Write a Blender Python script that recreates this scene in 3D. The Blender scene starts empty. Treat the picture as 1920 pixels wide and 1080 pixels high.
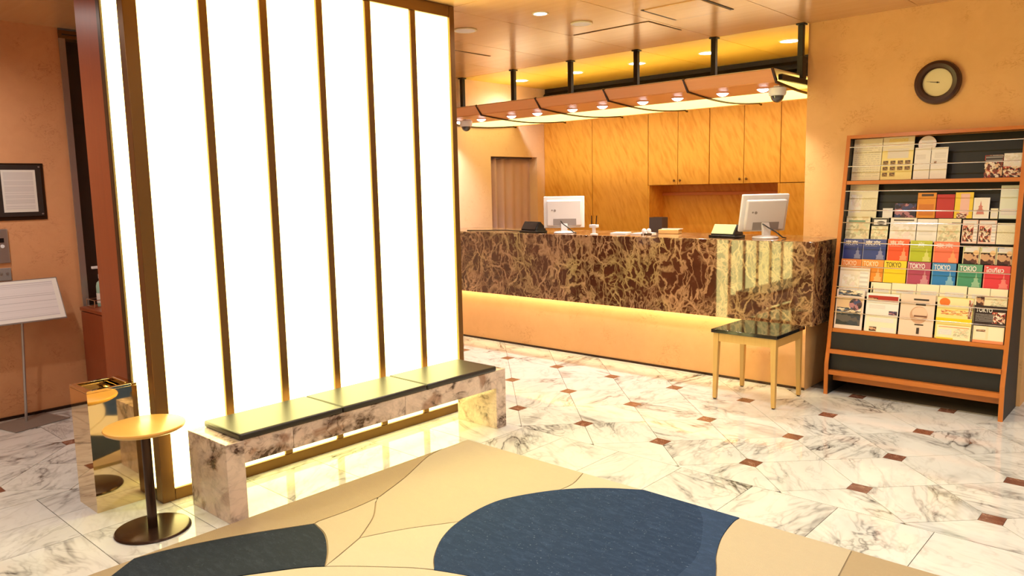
import bpy, bmesh, math, random
from mathutils import Vector, Matrix
random.seed(7)
SC = bpy.context.scene
COL = SC.collection

# ------------------------------------------------------------------ camera
YAW, PITCH, ROLL = -0.738566, 0.127974, -0.021104
cy_, sy_, cp_, sp_ = math.cos(YAW), math.sin(YAW), math.cos(PITCH), math.sin(PITCH)
FW = Vector((sy_*cp_, cy_*cp_, -sp_)); R0 = Vector((cy_, -sy_, 0)); U0 = R0.cross(FW)
RT = math.cos(ROLL)*R0 + math.sin(ROLL)*U0
UP = -math.sin(ROLL)*R0 + math.cos(ROLL)*U0
cam = bpy.data.cameras.new('camera'); cam_o = bpy.data.objects.new('camera', cam); COL.objects.link(cam_o)
cam.sensor_width = 36.0; cam.lens = 1439.21*36/1920; cam.clip_start = 0.05
M = Matrix.Identity(4)
for i in range(3):
    M[i][0], M[i][1], M[i][2] = RT[i], UP[i], -FW[i]
M.translation = Vector((4.584, -4.957, 1.5))
cam_o.matrix_world = M
SC.camera = cam_o

# ------------------------------------------------------------------ world, exposure, light levels
w = bpy.data.worlds.new('world'); SC.world = w; w.use_nodes = True
w.node_tree.nodes['Background'].inputs[0].default_value = (1.0, 0.86, 0.7, 1)
w.node_tree.nodes['Background'].inputs[1].default_value = 0.4
SC.view_settings.view_transform = 'Standard'; SC.view_settings.look = 'None'
SC.view_settings.gamma = 1.0; SC.view_settings.use_curve_mapping = False
SC.view_settings.exposure = 0.0
SC.cycles.max_bounces = 8; SC.cycles.diffuse_bounces = 5; SC.cycles.glossy_bounces = 4
SC.cycles.sample_clamp_indirect = 6.0; SC.cycles.caustics_reflective = False; SC.cycles.caustics_refractive = False
WALL_GLOW = 6.6            # light wall diffusers
DOWN_W = 60.0              # recessed ceiling downlights
CANOPY_W = 32.0             # little canopy spotlights
CANOPY_GLOW = 2.2          # canopy opal panels
LED_GLOW = 65.0            # strip below the counter marble
CEIL = 2.68

# ------------------------------------------------------------------ helpers: meshes
class MB:
    def __init__(s): s.v = []; s.f = []
    def add(s, vs, fs):
        b = len(s.v); s.v += [tuple(q) for q in vs]; s.f += [tuple(i+b for i in f) for f in fs]; return s
    def box(s, x0, x1, y0, y1, z0, z1):
        vs = [(x, y, z) for x in (x0, x1) for y in (y0, y1) for z in (z0, z1)]
        return s.add(vs, [(0,1,3,2),(4,6,7,5),(0,4,5,1),(2,3,7,6),(0,2,6,4),(1,5,7,3)])
    def prism(s, pts, z0, z1):
        n = len(pts)
        vs = [(p[0], p[1], z0) for p in pts] + [(p[0], p[1], z1) for p in pts]
        fs = [tuple(range(n))[::-1], tuple(range(n, 2*n))] + [(i, (i+1) % n, n+(i+1) % n, n+i) for i in range(n)]
        return s.add(vs, fs)
    def extrude(s, pts, axis, a0, a1):
        # profile in the two other axes, extruded along axis 0 (pts = y,z) or 1 (pts = x,z)
        n = len(pts)
        if axis == 0: mk = lambda p, a: (a, p[0], p[1])
        else: mk = lambda p, a: (p[0], a, p[1])
        vs = [mk(p, a0) for p in pts] + [mk(p, a1) for p in pts]
        fs = [tuple(range(n))[::-1], tuple(range(n, 2*n))] + [(i, (i+1) % n, n+(i+1) % n, n+i) for i in range(n)]
        return s.add(vs, fs)
    def lathe(s, prof, c=(0,0,0), n=32, axis='z'):
        vs = []; fs = []
        for k in range(n):
            a = 2*math.pi*k/n
            for r, h in prof:
                if axis == 'z': vs.append((c[0]+r*math.cos(a), c[1]+r*math.sin(a), c[2]+h))
                else: vs.append((c[0]+r*math.cos(a), c[1]-h, c[2]+r*math.sin(a)))
        m = len(prof)
        for k in range(n):
            k2 = (k+1) % n
            for j in range(m-1):
                fs.append((k*m+j, k2*m+j, k2*m+j+1, k*m+j+1))
        return s.add(vs, fs)
    def tube(s, pts, r, n=8):
        pts = [Vector(p) for p in pts]; vs = []; fs = []
        for i, p in enumerate(pts):
            d = (pts[min(i+1, len(pts)-1)] - pts[max(i-1, 0)]).normalized()
            a = d.cross(Vector((0, 0, 1)))
            if a.length < 1e-3: a = d.cross(Vector((1, 0, 0)))
            a.normalize(); b = d.cross(a)
            rr = r[i] if isinstance(r, (list, tuple)) else r
            for k in range(n):
                t = 2*math.pi*k/n; vs.append(p + a*math.cos(t)*rr + b*math.sin(t)*rr)
        for i in range(len(pts)-1):
            for k in range(n):
                fs.append((i*n+k, i*n+(k+1) % n, (i+1)*n+(k+1) % n, (i+1)*n+k))
        fs.append(tuple(range(n))[::-1]); fs.append(tuple(range((len(pts)-1)*n, len(pts)*n)))
        return s.add(vs, fs)
    def quad(s, a, b, c, d): return s.add([a, b, c, d], [(0, 1, 2, 3)])
    def mesh(s, name, mat, smooth=False):
        me = bpy.data.meshes.new(name); me.from_pydata(s.v, [], s.f)
        bm = bmesh.new(); bm.from_mesh(me); bmesh.ops.recalc_face_normals(bm, faces=bm.faces); bm.to_mesh(me); bm.free()
        me.materials.append(mat)
        if smooth:
            for p in me.polygons: p.use_smooth = True
            me.set_sharp_from_angle(angle=math.radians(35))
        return me

def link(name, me, parent=None, loc=(0,0,0), rot=(0,0,0)):
    o = bpy.data.objects.new(name, me); COL.objects.link(o); o.location = loc; o.rotation_euler = rot
    if parent is not None: o.parent = parent
    return o
def obj(name, mb, mat, parent=None, smooth=False, bev=0.0, loc=(0,0,0), rot=(0,0,0), seg=2):
    o = link(name, mb.mesh(name, mat, smooth), parent, loc, rot)
    if bev:
        m = o.modifiers.new('bevel', 'BEVEL'); m.width = bev; m.segments = seg; m.limit_method = 'ANGLE'; m.angle_limit = math.radians(40)
        for p in o.data.polygons: p.use_smooth = True
        o.data.set_sharp_from_angle(angle=math.radians(35))
    return o
def thing(name, label, cat, loc=(0,0,0), rz=0.0, group=None):
    o = bpy.data.objects.new(name, None); COL.objects.link(o); o.location = loc; o.rotation_euler = (0, 0, rz)
    o.empty_display_size = 0.1
    return tag(o, label, cat, group)
def tag(o, label, cat, group=None, kind=None):
    o['label'] = label; o['category'] = cat
    if group: o['group'] = group
    if kind: o['kind'] = kind
    return o
def struct(name, mb, mat, label, cat, bev=0.0, loc=(0,0,0)):
    return tag(obj(name, mb, mat, bev=bev, loc=loc), label, cat, kind='structure')
def B(*a): return MB().box(*a)

# ------------------------------------------------------------------ helpers: materials
def srgb(r, g, b):
    f = lambda c: (c/12.92 if c <= 0.04045 else ((c+0.055)/1.055)**2.4)
    return (f(r/255), f(g/255), f(b/255), 1)
class NT:
    def __init__(s, name):
        s.m = bpy.data.materials.new(name); s.m.use_nodes = True; s.t = s.m.node_tree
        s.b = s.t.nodes['Principled BSDF']; s.out = s.t.nodes['Material Output']
    def n(s, typ, ins=None, **kw):
        nd = s.t.nodes.new(typ)
        for k, v in kw.items(): setattr(nd, k, v)
        for k, v in (ins or {}).items():
            sock = nd.inputs[k]
            if isinstance(v, bpy.types.NodeSocket): s.t.links.new(v, sock)
            else: sock.default_value = v
        return nd
    def math(s, op, a, b=0.0, clamp=False):
        return s.n('ShaderNodeMath', {0: a, 1: b}, operation=op, use_clamp=clamp).outputs[0]
    def vmath(s, op, a, b):
        return s.n('ShaderNodeVectorMath', {0: a, 1: b}, operation=op).outputs[0]
    def ramp(s, fac, stops, interp='LINEAR'):
        nd = s.n('ShaderNodeValToRGB', {0: fac}); cr = nd.color_ramp; cr.interpolation = interp
        while len(cr.elements) < len(stops): cr.elements.new(0.5)
        for e, (p, c) in zip(cr.elements, stops):
            e.position = p; e.color = c if len(c) == 4 else (*c, 1)
        return nd.outputs[0]
    def mix(s, fac, a, b, typ='MIX'):
        nd = s.n('ShaderNodeMix', data_type='RGBA', blend_type=typ)
        for i, v in ((0, fac), (6, a), (7, b)):
            if isinstance(v, bpy.types.NodeSocket): s.t.links.new(v, nd.inputs[i])
            else: nd.inputs[i].default_value = v
        return nd.outputs[2]
    def noise(s, vec, scale, detail=4, rough=0.55, dist=0.0):
        return s.n('ShaderNodeTexNoise', {'Vector': vec, 'Scale': scale, 'Detail': detail, 'Roughness': rough, 'Distortion': dist})
    def set(s, **kw):
        names = dict(col='Base Color', rough='Roughness', metal='Metallic', spec='Specular IOR Level', coat='Coat Weight', coatr='Coat Roughness',
                     emit='Emission Color', es='Emission Strength', sheen='Sheen Weight', trans='Transmission Weight', ior='IOR', alpha='Alpha')
        for k, v in kw.items():
            sock = s.b.inputs[names[k]]
            if isinstance(v, bpy.types.NodeSocket): s.t.links.new(v, sock)
            else: sock.default_value = v
        return s
    def bump(s, h, strength=0.2, dist=0.01):
        nd = s.n('ShaderNodeBump', {'Height': h, 'Strength': strength, 'Distance': dist})
        s.t.links.new(nd.outputs[0], s.b.inputs['Normal']); return s
    def coord(s, kind='Object'): return s.n('ShaderNodeTexCoord').outputs[kind]
    def pos(s): return s.n('ShaderNodeNewGeometry').outputs['Position']
    def scaled(s, vec, sc, rot=(0,0,0)):
        return s.n('ShaderNodeMapping', {'Vector': vec, 'Scale': sc, 'Rotation': rot}).outputs[0]

def plain(name, c, rough=0.5, metal=0.0, spec=0.5, coat=0.0, var=0.0, vs=8.0):
    t = NT(name)
    if var:
        nz = t.noise(t.coord(), vs, 5, 0.6)
        col = t.mix(nz.outputs[0], tuple(x*(1-var) for x in c[:3])+(1,), tuple(min(1, x*(1+var)) for x in c[:3])+(1,))
        t.set(col=col)
    else: t.set(col=c)
    t.set(rough=rough, metal=metal, spec=spec, coat=coat)
    return t.m

def plaster(name, c, dark):
    t = NT(name); p = t.pos()
    big = t.noise(p, 1.6, 4, 0.6).outputs[0]
    mid = t.noise(p, 9.0, 5, 0.65, 0.6).outputs[0]
    # trowel nicks: thin ridges of a distorted noise, kept only in patches
    rid = t.math('ABSOLUTE', t.math('SUBTRACT', t.noise(t.scaled(p, (1, 1, 1.7)), 11.0, 3, 0.6, 1.4).outputs[0], 0.5))
    line = t.math('SUBTRACT', 1.0, t.math('MULTIPLY', rid, 42.0), True)
    patch = t.math('MULTIPLY', t.math('SUBTRACT', t.noise(p, 5.0, 2).outputs[0], 0.52), 7.0, True)
    nick = t.math('MULTIPLY', line, patch, True)
    col = t.mix(t.math('MULTIPLY', big, 1.0), tuple(x*0.88 for x in c[:3])+(1,), tuple(min(1, x*1.1) for x in c[:3])+(1,))
    col = t.mix(t.math('MULTIPLY', mid, 0.25), col, dark)
    col = t.mix(t.math('MULTIPLY', nick, 0.55), col, dark)
    t.set(col=col, rough=0.62, spec=0.35)
    h = t.math('SUBTRACT', t.math('MULTIPLY', mid, 0.5), nick)
    t.bump(h, 0.25, 0.004)
    return t.m

def wood(name, c, dark, scale=(3, 3, 28), ripple=0.0, rough=0.35, coat=0.0, axis='z', strength=0.5):
    # straight grain along one axis; ripple adds the wavy cross figure of a quartered veneer
    t = NT(name); p = t.coord()
    s = {'z': (scale[2], scale[2], scale[0]), 'x': (scale[0], scale[2], scale[2]), 'y': (scale[2], scale[0], scale[2])}[axis]
    rnd = t.n('ShaderNodeObjectInfo').outputs['Random']
    off = t.vmath('ADD', p, t.n('ShaderNodeCombineXYZ', {0: t.math('MULTIPLY', rnd, 7.0), 1: t.math('MULTIPLY', rnd, 3.0), 2: t.math('MULTIPLY', rnd, 5.0)}).outputs[0])
    g = t.noise(t.scaled(off, s), 1.0, 5, 0.6, 0.4).outputs[0]
    col = t.mix(t.math('MULTIPLY', g, strength, True), c, dark)
    if ripple:
        # short diagonal flame figure in narrow flitches, as on fiddleback veneer
        dz = t.noise(off, 3.0, 2, 0.5).outputs[1]
        qd = t.vmath('ADD', off, t.n('ShaderNodeVectorMath', {0: dz, 3: 0.06}, operation='SCALE').outputs[0])
        rt = t.scaled(qd, (1, 1, 1), (0, 0.42, 0))
        fl = t.noise(t.scaled(rt, (30, 30, 6.0)), 1.0, 2, 0.5, 0.3).outputs[0]
        fl = t.math('MULTIPLY', t.math('SUBTRACT', fl, 0.42), 3.6, True)
        ft = t.noise(t.scaled(off, (9.0, 9.0, 0.4)), 1.0, 1).outputs[0]
        br = t.math('MULTIPLY', fl, t.math('ADD', 0.35, ft), True)
        col = t.mix(t.math('MULTIPLY', br, ripple, True), col, dark)
    t.set(col=col, rough=rough, spec=0.5, coat=coat, coatr=0.12)
    t.bump(g, 0.04, 0.002)
    return t.m

def marble(name, base, vein, tint, per_object=True, scale=1.0, veins=1.0, rough=0.09, aniso=2.2, k1=22.0, k2=18.0):
    t = NT(name); p = t.coord()
    if per_object:
        rnd = t.n('ShaderNodeObjectInfo').outputs['Random']
        p = t.n('ShaderNodeVectorRotate', {'Vector': p, 'Angle': t.math('ADD', t.math('MULTIPLY', rnd, 1.9), -0.2)}, rotation_type='Z_AXIS').outputs[0]
        p = t.vmath('ADD', p, t.n('ShaderNodeCombineXYZ', {0: t.math('MULTIPLY', rnd, 37.0), 1: t.math('MULTIPLY', rnd, 91.0), 2: t.math('MULTIPLY', rnd, 53.0)}).outputs[0])
    q = t.scaled(p, (scale, scale*aniso, scale*1.4), (0.3, 0.2, 0.5))
    def ridge(sc, k, dist, det=5):
        n = t.noise(q, sc, det, 0.6, dist).outputs[0]
        return t.math('SUBTRACT', 1.0, t.math('MULTIPLY', t.math('ABSOLUTE', t.math('SUBTRACT', n, 0.5)), k), True)
    v1 = t.math('POWER', ridge(2.2, k1, 0.7, 4), 1.6)
    v2 = t.math('POWER', ridge(6.0, k2, 0.9, 3), 1.8)
    cloud = t.math('MULTIPLY', t.math('SUBTRACT', t.noise(q, 1.7, 4, 0.6, 0.5).outputs[0], 0.47), 4.0, True)
    thick = t.math('MULTIPLY', t.math('SUBTRACT', t.noise(q, 2.6, 3, 0.55, 0.8).outputs[0], 0.60), 9.0, True)
    m = t.math('MULTIPLY', t.math('ADD', t.math('MULTIPLY', v1, 0.8), t.math('MULTIPLY', v2, 0.45)), t.math('ADD', t.math('MULTIPLY', cloud, 0.85), 0.12), True)
    m = t.math('MULTIPLY', m, veins, True)
    col = t.mix(t.math('MULTIPLY', t.math('ADD', t.math('MULTIPLY', cloud, 0.28), t.math('MULTIPLY', thick, 0.55)), veins, True), base, tint)
    col = t.mix(m, col, vein)
    t.set(col=col, rough=rough, spec=0.5)
    return t.m

def emperador(name):
    # dark brown marble crossed by a dense net of tan veins
    t = NT(name); p = t.pos()
    d = t.noise(p, 3.2, 4, 0.6).outputs[1]
    q = t.vmath('ADD', p, t.n('ShaderNodeVectorMath', {0: t.vmath('SUBTRACT', d, (0.5, 0.5, 0.5)), 3: 0.22}, operation='SCALE').outputs[0])
    d2 = t.noise(p, 17.0, 3, 0.6).outputs[1]
    q = t.vmath('ADD', q, t.n('ShaderNodeVectorMath', {0: t.vmath('SUBTRACT', d2, (0.5, 0.5, 0.5)), 3: 0.03}, operation='SCALE').outputs[0])
    def net(sc, wdt, rot, st=(1.0, 1.0, 0.6)):
        e = t.n('ShaderNodeTexVoronoi', {'Vector': t.scaled(q, st, rot), 'Scale': sc}, feature='DISTANCE_TO_EDGE').outputs[0]
        return t.math('SUBTRACT', 1.0, t.math('DIVIDE', e, wdt), True)
    def vein(sc, k, off, st, rot):
        n = t.noise(t.scaled(t.vmath('ADD', q, off), st, rot), sc, 3, 0.55, 1.2).outputs[0]
        return t.math('SUBTRACT', 1.0, t.math('MULTIPLY', t.math('ABSOLUTE', t.math('SUBTRACT', n, 0.5)), k), True)
    def patch(sc, lo, k, off): return t.math('MULTIPLY', t.math('SUBTRACT', t.noise(t.vmath('ADD', p, off), sc, 3).outputs[0], lo), k, True)
    a2 = t.math('MULTIPLY', net(7.5, 0.045, (0, -0.35, 0), (1, 1, 0.42)), t.math('ADD', 0.18, patch(1.8, 0.46, 6.0, (2, 0, 3))), True)
    a = t.math('MULTIPLY', net(4.6, 0.030, (0, 0.6, 0), (1, 1, 0.5)), t.math('ADD', 0.5, patch(2.2, 0.40, 5.0, (3, 0, 1))), True)
    b = t.math('MULTIPLY', net(10.0, 0.065, (0, -0.7, 0)), patch(2.6, 0.46, 7.0, (9, 0, 4)))
    c = t.math('MULTIPLY', net(20.0, 0.10, (0, 0.3, 0)), patch(3.4, 0.52, 7.0, (1, 0, 7)))
    d = t.math('MULTIPLY', vein(3.4, 34.0, (5, 0, 2), (1.0, 1, 0.4), (0, 0.5, 0)), 0.9)
    e = t.math('MULTIPLY', vein(8.0, 24.0, (2, 0, 8), (0.6, 1, 1.3), (0, -0.4, 0)), patch(3.0, 0.46, 6.0, (6, 0, 6)))
    m = t.math('MAXIMUM', t.math('MAXIMUM', t.math('MAXIMUM', a, a2), d), t.math('MAXIMUM', t.math('MAXIMUM', b, c), e))
    m = t.math('MULTIPLY', t.math('POWER', m, 0.8), t.math('ADD', 0.40, t.math('MULTIPLY', t.noise(p, 6.0, 3).outputs[0], 0.9)), True)
    dark = t.mix(t.noise(p, 9.0, 4, 0.65).outputs[0], srgb(44, 24, 15), srgb(104, 62, 42))
    tan = t.mix(patch(2.0, 0.46, 5.0, (4, 0, 9)), srgb(202, 160, 116), srgb(200, 176, 112))
    col = t.mix(m, dark, tan)
    t.set(col=col, rough=0.03, spec=0.85)
    return t.m

def glow(name, c, s):
    t = NT(name); t.set(col=(0.8, 0.78, 0.7, 1), emit=c, es=s, rough=0.4)
    t.m.cycles.emission_sampling = 'AUTO'
    return t.m

def carpet(name, c, fleck, amt=0.3, mottle=0):
    t = NT(name); p = t.pos()
    f = t.noise(p, 260.0, 2, 0.7).outputs[0]; g = t.noise(t.scaled(p, (18, 60, 18)), 1.0, 4, 0.7).outputs[0]
    sp = t.math('MULTIPLY', t.math('SUBTRACT', t.noise(p, 90.0, 2).outputs[0], 0.66), 8.0, True)
    col = t.mix(t.math('MULTIPLY', g, amt, True), c, tuple(x*0.55 for x in c[:3])+(1,))
    col = t.mix(t.math('MULTIPLY', sp, amt*1.3, True), col, fleck)
    if mottle:
        bl = t.math('MULTIPLY', t.math('SUBTRACT', t.noise(t.scaled(p, (14, 40, 14), (0, 0, 0.6)), 1.0, 6, 0.8).outputs[0], 0.48), 2.4, True)
        col = t.mix(bl, col, tuple(x*1.7 for x in c[:3])+(1,))
    t.set(col=col, rough=0.95, spec=0.1)
    t.bump(f, 0.5, 0.004)
    return t.m

def printed_lines(name, paper, ink, rows, cover=0.55):
    # rows of tiny illegible type
    t = NT(name); p = t.coord('Generated')
    x, y, z = [t.n('ShaderNodeSeparateXYZ', {0: p}).outputs[i] for i in range(3)]
    fr = t.math('FRACT', t.math('MULTIPLY', z, rows))
    ln = t.math('LESS_THAN', t.math('ABSOLUTE', t.math('SUBTRACT', fr, 0.5)), 0.22)
    row = t.math('FLOOR', t.math('MULTIPLY', z, rows))
    wv = t.n('ShaderNodeTexNoise', {'Vector': t.n('ShaderNodeCombineXYZ', {0: t.math('MULTIPLY', x, 14.0), 1: t.math('MULTIPLY', row, 3.7), 2: 0.0}).outputs[0], 'Scale': 1.0, 'Detail': 2.0}).outputs[0]
    wd = t.math('GREATER_THAN', wv, 1-cover)
    col = t.mix(t.math('MULTIPLY', ln, t.math('MULTIPLY', wd, 0.3)), paper, ink)
    t.set(col=col, rough=0.4)
    return t.m
def printed_photo(name, cols, sc=5.0):
    t = NT(name); p = t.coord('Generated')
    d = t.noise(p, 6.0, 3).outputs[1]
    q = t.vmath('ADD', p, t.n('ShaderNodeVectorMath', {0: d, 3: 0.35}, operation='SCALE').outputs[0])
    v = t.n('ShaderNodeTexVoronoi', {'Vector': q, 'Scale': sc}).outputs['Color']
    f = t.n('ShaderNodeSeparateColor', {0: v}).outputs[0]
    n = len(cols)
    col = t.ramp(f, [(i/n, c) for i, c in enumerate(cols)], 'CONSTANT')
    t.set(col=col, rough=0.35)
    return t.m

# ------------------------------------------------------------------ materials
m_wall = plaster('plaster_peach', srgb(242, 194, 132), srgb(190, 118, 58))
m_wall_l = plaster('plaster_terracotta', srgb(226, 168, 122), srgb(166, 96, 56))
m_wall_c = plaster('plaster_pale', srgb(242, 214, 188), srgb(216, 168, 128))
m_wall_x = plaster('plaster_cream', srgb(240, 228, 206), srgb(214, 196, 166))
m_fig = wood('figured_veneer', srgb(238, 184, 84), srgb(200, 128, 38), (2, 2, 26), ripple=0.6, rough=0.3, strength=0.35)
m_ceil = wood('ceiling_veneer', srgb(222, 178, 128), srgb(186, 130, 80), (1.2, 1.2, 16), rough=0.2, axis='x', strength=0.5)
m_ceil_y = wood('ceiling_veneer_amber', srgb(232, 200, 84), srgb(206, 164, 44), (1.2, 1.2, 14), rough=0.35, axis='x', strength=0.5)
m_rackwood = wood('rack_cherry', srgb(206, 122, 46), srgb(160, 80, 22), (3, 3, 40), rough=0.35, strength=0.5)
m_rackwood_x = wood('rack_cherry_board', srgb(206, 122, 46), srgb(160, 80, 22), (3, 3, 40), rough=0.35, axis='x', strength=0.5)
m_red = wood('red_mahogany', srgb(158, 78, 44), srgb(112, 48, 26), (2.5, 2.5, 60), rough=0.35, strength=0.6)
m_canopy = wood('canopy_pearwood', srgb(228, 162, 104), srgb(196, 118, 64), (2, 2, 30), rough=0.35, axis='x', strength=0.4)
m_ash = wood('pale_ash', srgb(214, 176, 104), srgb(180, 134, 66), (3, 3, 60), rough=0.4, strength=0.6)
m_amber = wood('amber_top', srgb(232, 180, 90), srgb(204, 140, 56), (3, 3, 30), rough=0.3, coat=0.3, axis='x', strength=0.4)
m_floor = marble('white_marble', srgb(222, 225, 221), srgb(80, 76, 74), srgb(170, 168, 164), True, 0.62, 1.35, 0.06)
m_bench = marble('arabescato', srgb(224, 204, 188), srgb(72, 50, 40), srgb(176, 142, 120), True, 1.5, 2.3, 0.07, 1.2, 11.0, 12.0)
m_cab = marble('brown_cabochon', srgb(112, 70, 56), srgb(196, 160, 140), srgb(150, 108, 88), True, 6.0, 1.0, 0.14)
m_counter = emperador('dark_emperador')
m_grout = plain('grout', srgb(96, 86, 76), 0.8)
m_bronze = plain('bronze_frame', srgb(128, 96, 58), 0.38, 0.75)
m_bronze_d = plain('dark_bronze', srgb(70, 52, 36), 0.35, 0.7)
m_glow = glow('lit_opal_acrylic', (1.0, 0.88, 0.30, 1), WALL_GLOW)
m_glow_y = glow('lit_amber_acrylic', (1.0, 0.78, 0.24, 1), CANOPY_GLOW)
m_led = glow('led_strip', (1.0, 0.78, 0.42, 1), LED_GLOW)
m_lens = glow('lamp_lens', (1.0, 0.96, 1.0, 1), 8.0)
m_leather = NT('black_leather'); m_leather.set(col=srgb(36, 32, 29), rough=0.36, spec=0.55, coat=0.12, coatr=0.25).bump(m_leather.noise(m_leather.coord(), 160.0, 3).outputs[0], 0.05, 0.0005); m_leather = m_leather.m
m_black = plain('black_lacquer', srgb(18, 18, 18), 0.05, 0.0, 0.7)
m_blackpanel = plain('black_board', srgb(26, 25, 22), 0.5, var=0.2)
m_dark = plain('dark_louvre', srgb(14, 13, 12), 0.45)
m_darkdoor = plain('dark_brown_door', srgb(52, 40, 36), 0.4, var=0.1)
m_steel = plain('brushed_steel', srgb(186, 180, 178), 0.32, 0.75)
m_slate = plain('grey_steel_plate', srgb(136, 126, 118), 0.4, 0.2)
m_mirror = plain('polished_brass_steel', srgb(226, 204, 166), 0.04, 1.0)
m_chrome = plain('chrome_rod', srgb(232, 232, 232), 0.12, 1.0)
m_iron = plain('black_post', srgb(38, 33, 28), 0.4, 0.3)
m_browniron = plain('brown_steel', srgb(62, 42, 31), 0.2, 0.6)
m_white = plain('white_plastic', srgb(236, 236, 240), 0.4)
m_whitem = plain('monitor_plastic', srgb(226, 222, 224), 0.42)
m_greyp = plain('grey_plastic', srgb(150, 142, 140), 0.5)
m_blackp = plain('black_plastic', srgb(22, 21, 22), 0.3)
m_cream = plain('cream_disc', srgb(236, 224, 186), 0.5)
m_paper = plain('white_paper', srgb(232, 228, 222), 0.5)
m_curtain = plain('mauve_curtain', srgb(206, 178, 184), 0.85, var=0.06)
m_clockring = plain('walnut_ring', srgb(66, 36, 22), 0.35, var=0.15)
m_ink = plain('dark_ink', srgb(48, 38, 34), 0.5)
m_glass = NT('dome_glass'); m_glass.set(col=srgb(60, 58, 66), rough=0.05, spec=0.8, coat=0.6); m_glass = m_glass.m
m_greenpad = plain('pale_green_pane', srgb(186, 196, 150), 0.25)
m_kraft = plain('kraft_card', srgb(204, 168, 104), 0.7)
m_pump = plain('green_bottle', srgb(160, 196, 180), 0.2)
m_rug = [carpet('rug_sand', srgb(192, 180, 154), srgb(214, 203, 176), 0.16), carpet('rug_cream', srgb(198, 189, 166), srgb(218, 210, 186), 0.12),
         carpet('rug_tan', srgb(174, 157, 126), srgb(196, 180, 148), 0.18)]
m_blue = carpet('rug_indigo', srgb(46, 65, 96), srgb(120, 140, 166), 0.6, 1)
m_blue2 = carpet('rug_blue', srgb(52, 72, 104), srgb(110, 134, 170), 0.3, 1)
m_blue3 = carpet('rug_slate', srgb(46, 54, 64), srgb(96, 108, 122), 0.3, 1)

# ================================================================== STRUCTURE
# ---- floor: mortar bed with every stone laid on it
P = 0.56569; H = 0.0475; G = 0.0017
floor = struct('floor', B(-3.2, 8.0, -7.0, 4.2, -0.10, -0.004), m_grout, 'white veined marble floor with small brown corner insets', 'floor')
def clip(poly, a, b, c):
    out = []
    for i in range(len(poly)):
        p, q = poly[i], poly[(i+1) % len(poly)]
        dp, dq = a*p[0]+b*p[1]-c, a*q[0]+b*q[1]-c
        if dp <= 0: out.append(p)
        if (dp < 0 < dq) or (dq < 0 < dp):
            t = dp/(dp-dq); out.append((p[0]+t*(q[0]-p[0]), p[1]+t*(q[1]-p[1])))
    return out
def rectclip(poly, r):
    for h in ((1, 0, r[1]), (-1, 0, -r[0]), (0, 1, r[3]), (0, -1, -r[2])):
        poly = clip(poly, *h)
        if len(poly) < 3: return []
    return poly
def area(p): return 0.5*abs(sum(p[i][0]*p[(i+1) % len(p)][1]-p[(i+1) % len(p)][0]*p[i][1] for i in range(len(p))))
def lay(name, poly, mat, top=0.0):
    if len(poly) < 3 or area(poly) < 4e-4: return
    cx = sum(p[0] for p in poly)/len(poly); cy = sum(p[1] for p in poly)/len(poly)
    obj(name, MB().prism([(p[0]-cx, p[1]-cy) for p in poly], -0.012, 0.0), mat, floor, loc=(cx, cy, top))
FIELDS = [(-1.45, 5.6, -1.43+G, 0.62), (-0.67+G, 0.30-G, -5.0, -1.43-G), (3.70, 5.6, 0.62, 3.0)]
for k in range(-14, 14):
    for m in range(-14, 20):
        sq = [((k+m)/2*P, (k-m)/2*P), ((k+m+1)/2*P, (k+1-m)/2*P), ((k+m+2)/2*P, (k-m)/2*P), ((k+m+1)/2*P, (k-m-1)/2*P)]
        r2 = math.sqrt(2)
        for h in ((1, 1, (k+1)*P-G*r2), (-1, -1, -k*P-G*r2), (1, -1, (m+1)*P-G*r2), (-1, 1, -m*P-G*r2)): sq = clip(sq, *h)
        xl, xr, yt, yb = (k+m)/2*P, (k+m+2)/2*P, (k-m+1)/2*P, (k-m-1)/2*P
        if (k+m) % 2 == 0: sq = clip(clip(sq, -1, 0, -(xl+H+G)), 1, 0, xr-H-G)
        else: sq = clip(clip(sq, 0, 1, yt-H-G), 0, -1, -(yb+H+G))
        for fr in FIELDS:
            lay('floor_tile', rectclip(sq, fr), m_floor)
for i in range(-4, 11):
    for j in range(-10, 5):
        x, y = i*P, j*P
        for fr in FIELDS:
            lay('cabochon_tile', rectclip([(x-H, y-H), (x+H, y-H), (x+H, y+H), (x-H, y+H)], fr), m_cab)
def grid(xs, ys):
    for i in range(len(xs)-1):
        for j in range(len(ys)-1):
            lay('border_tile', [(xs[i]+G, ys[j]+G), (xs[i+1]-G, ys[j]+G), (xs[i+1]-G, ys[j+1]-G), (xs[i]+G, ys[j+1]-G)], m_floor)
ysl = [-5.03, -4.63, -4.23, -3.845, -3.42, -3.02, -2.62, -2.22, -1.82, -1.43]
grid([0.30, 0.61, 0.93, 1.45], ysl)
grid([-1.45, -1.06, -0.67], ysl)
grid([1.45, 1.77, 2.17, 2.575, 2.98, 3.395, 3.80, 4.205, 4.61, 5.02, 5.6], [-1.90, -1.43])

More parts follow.
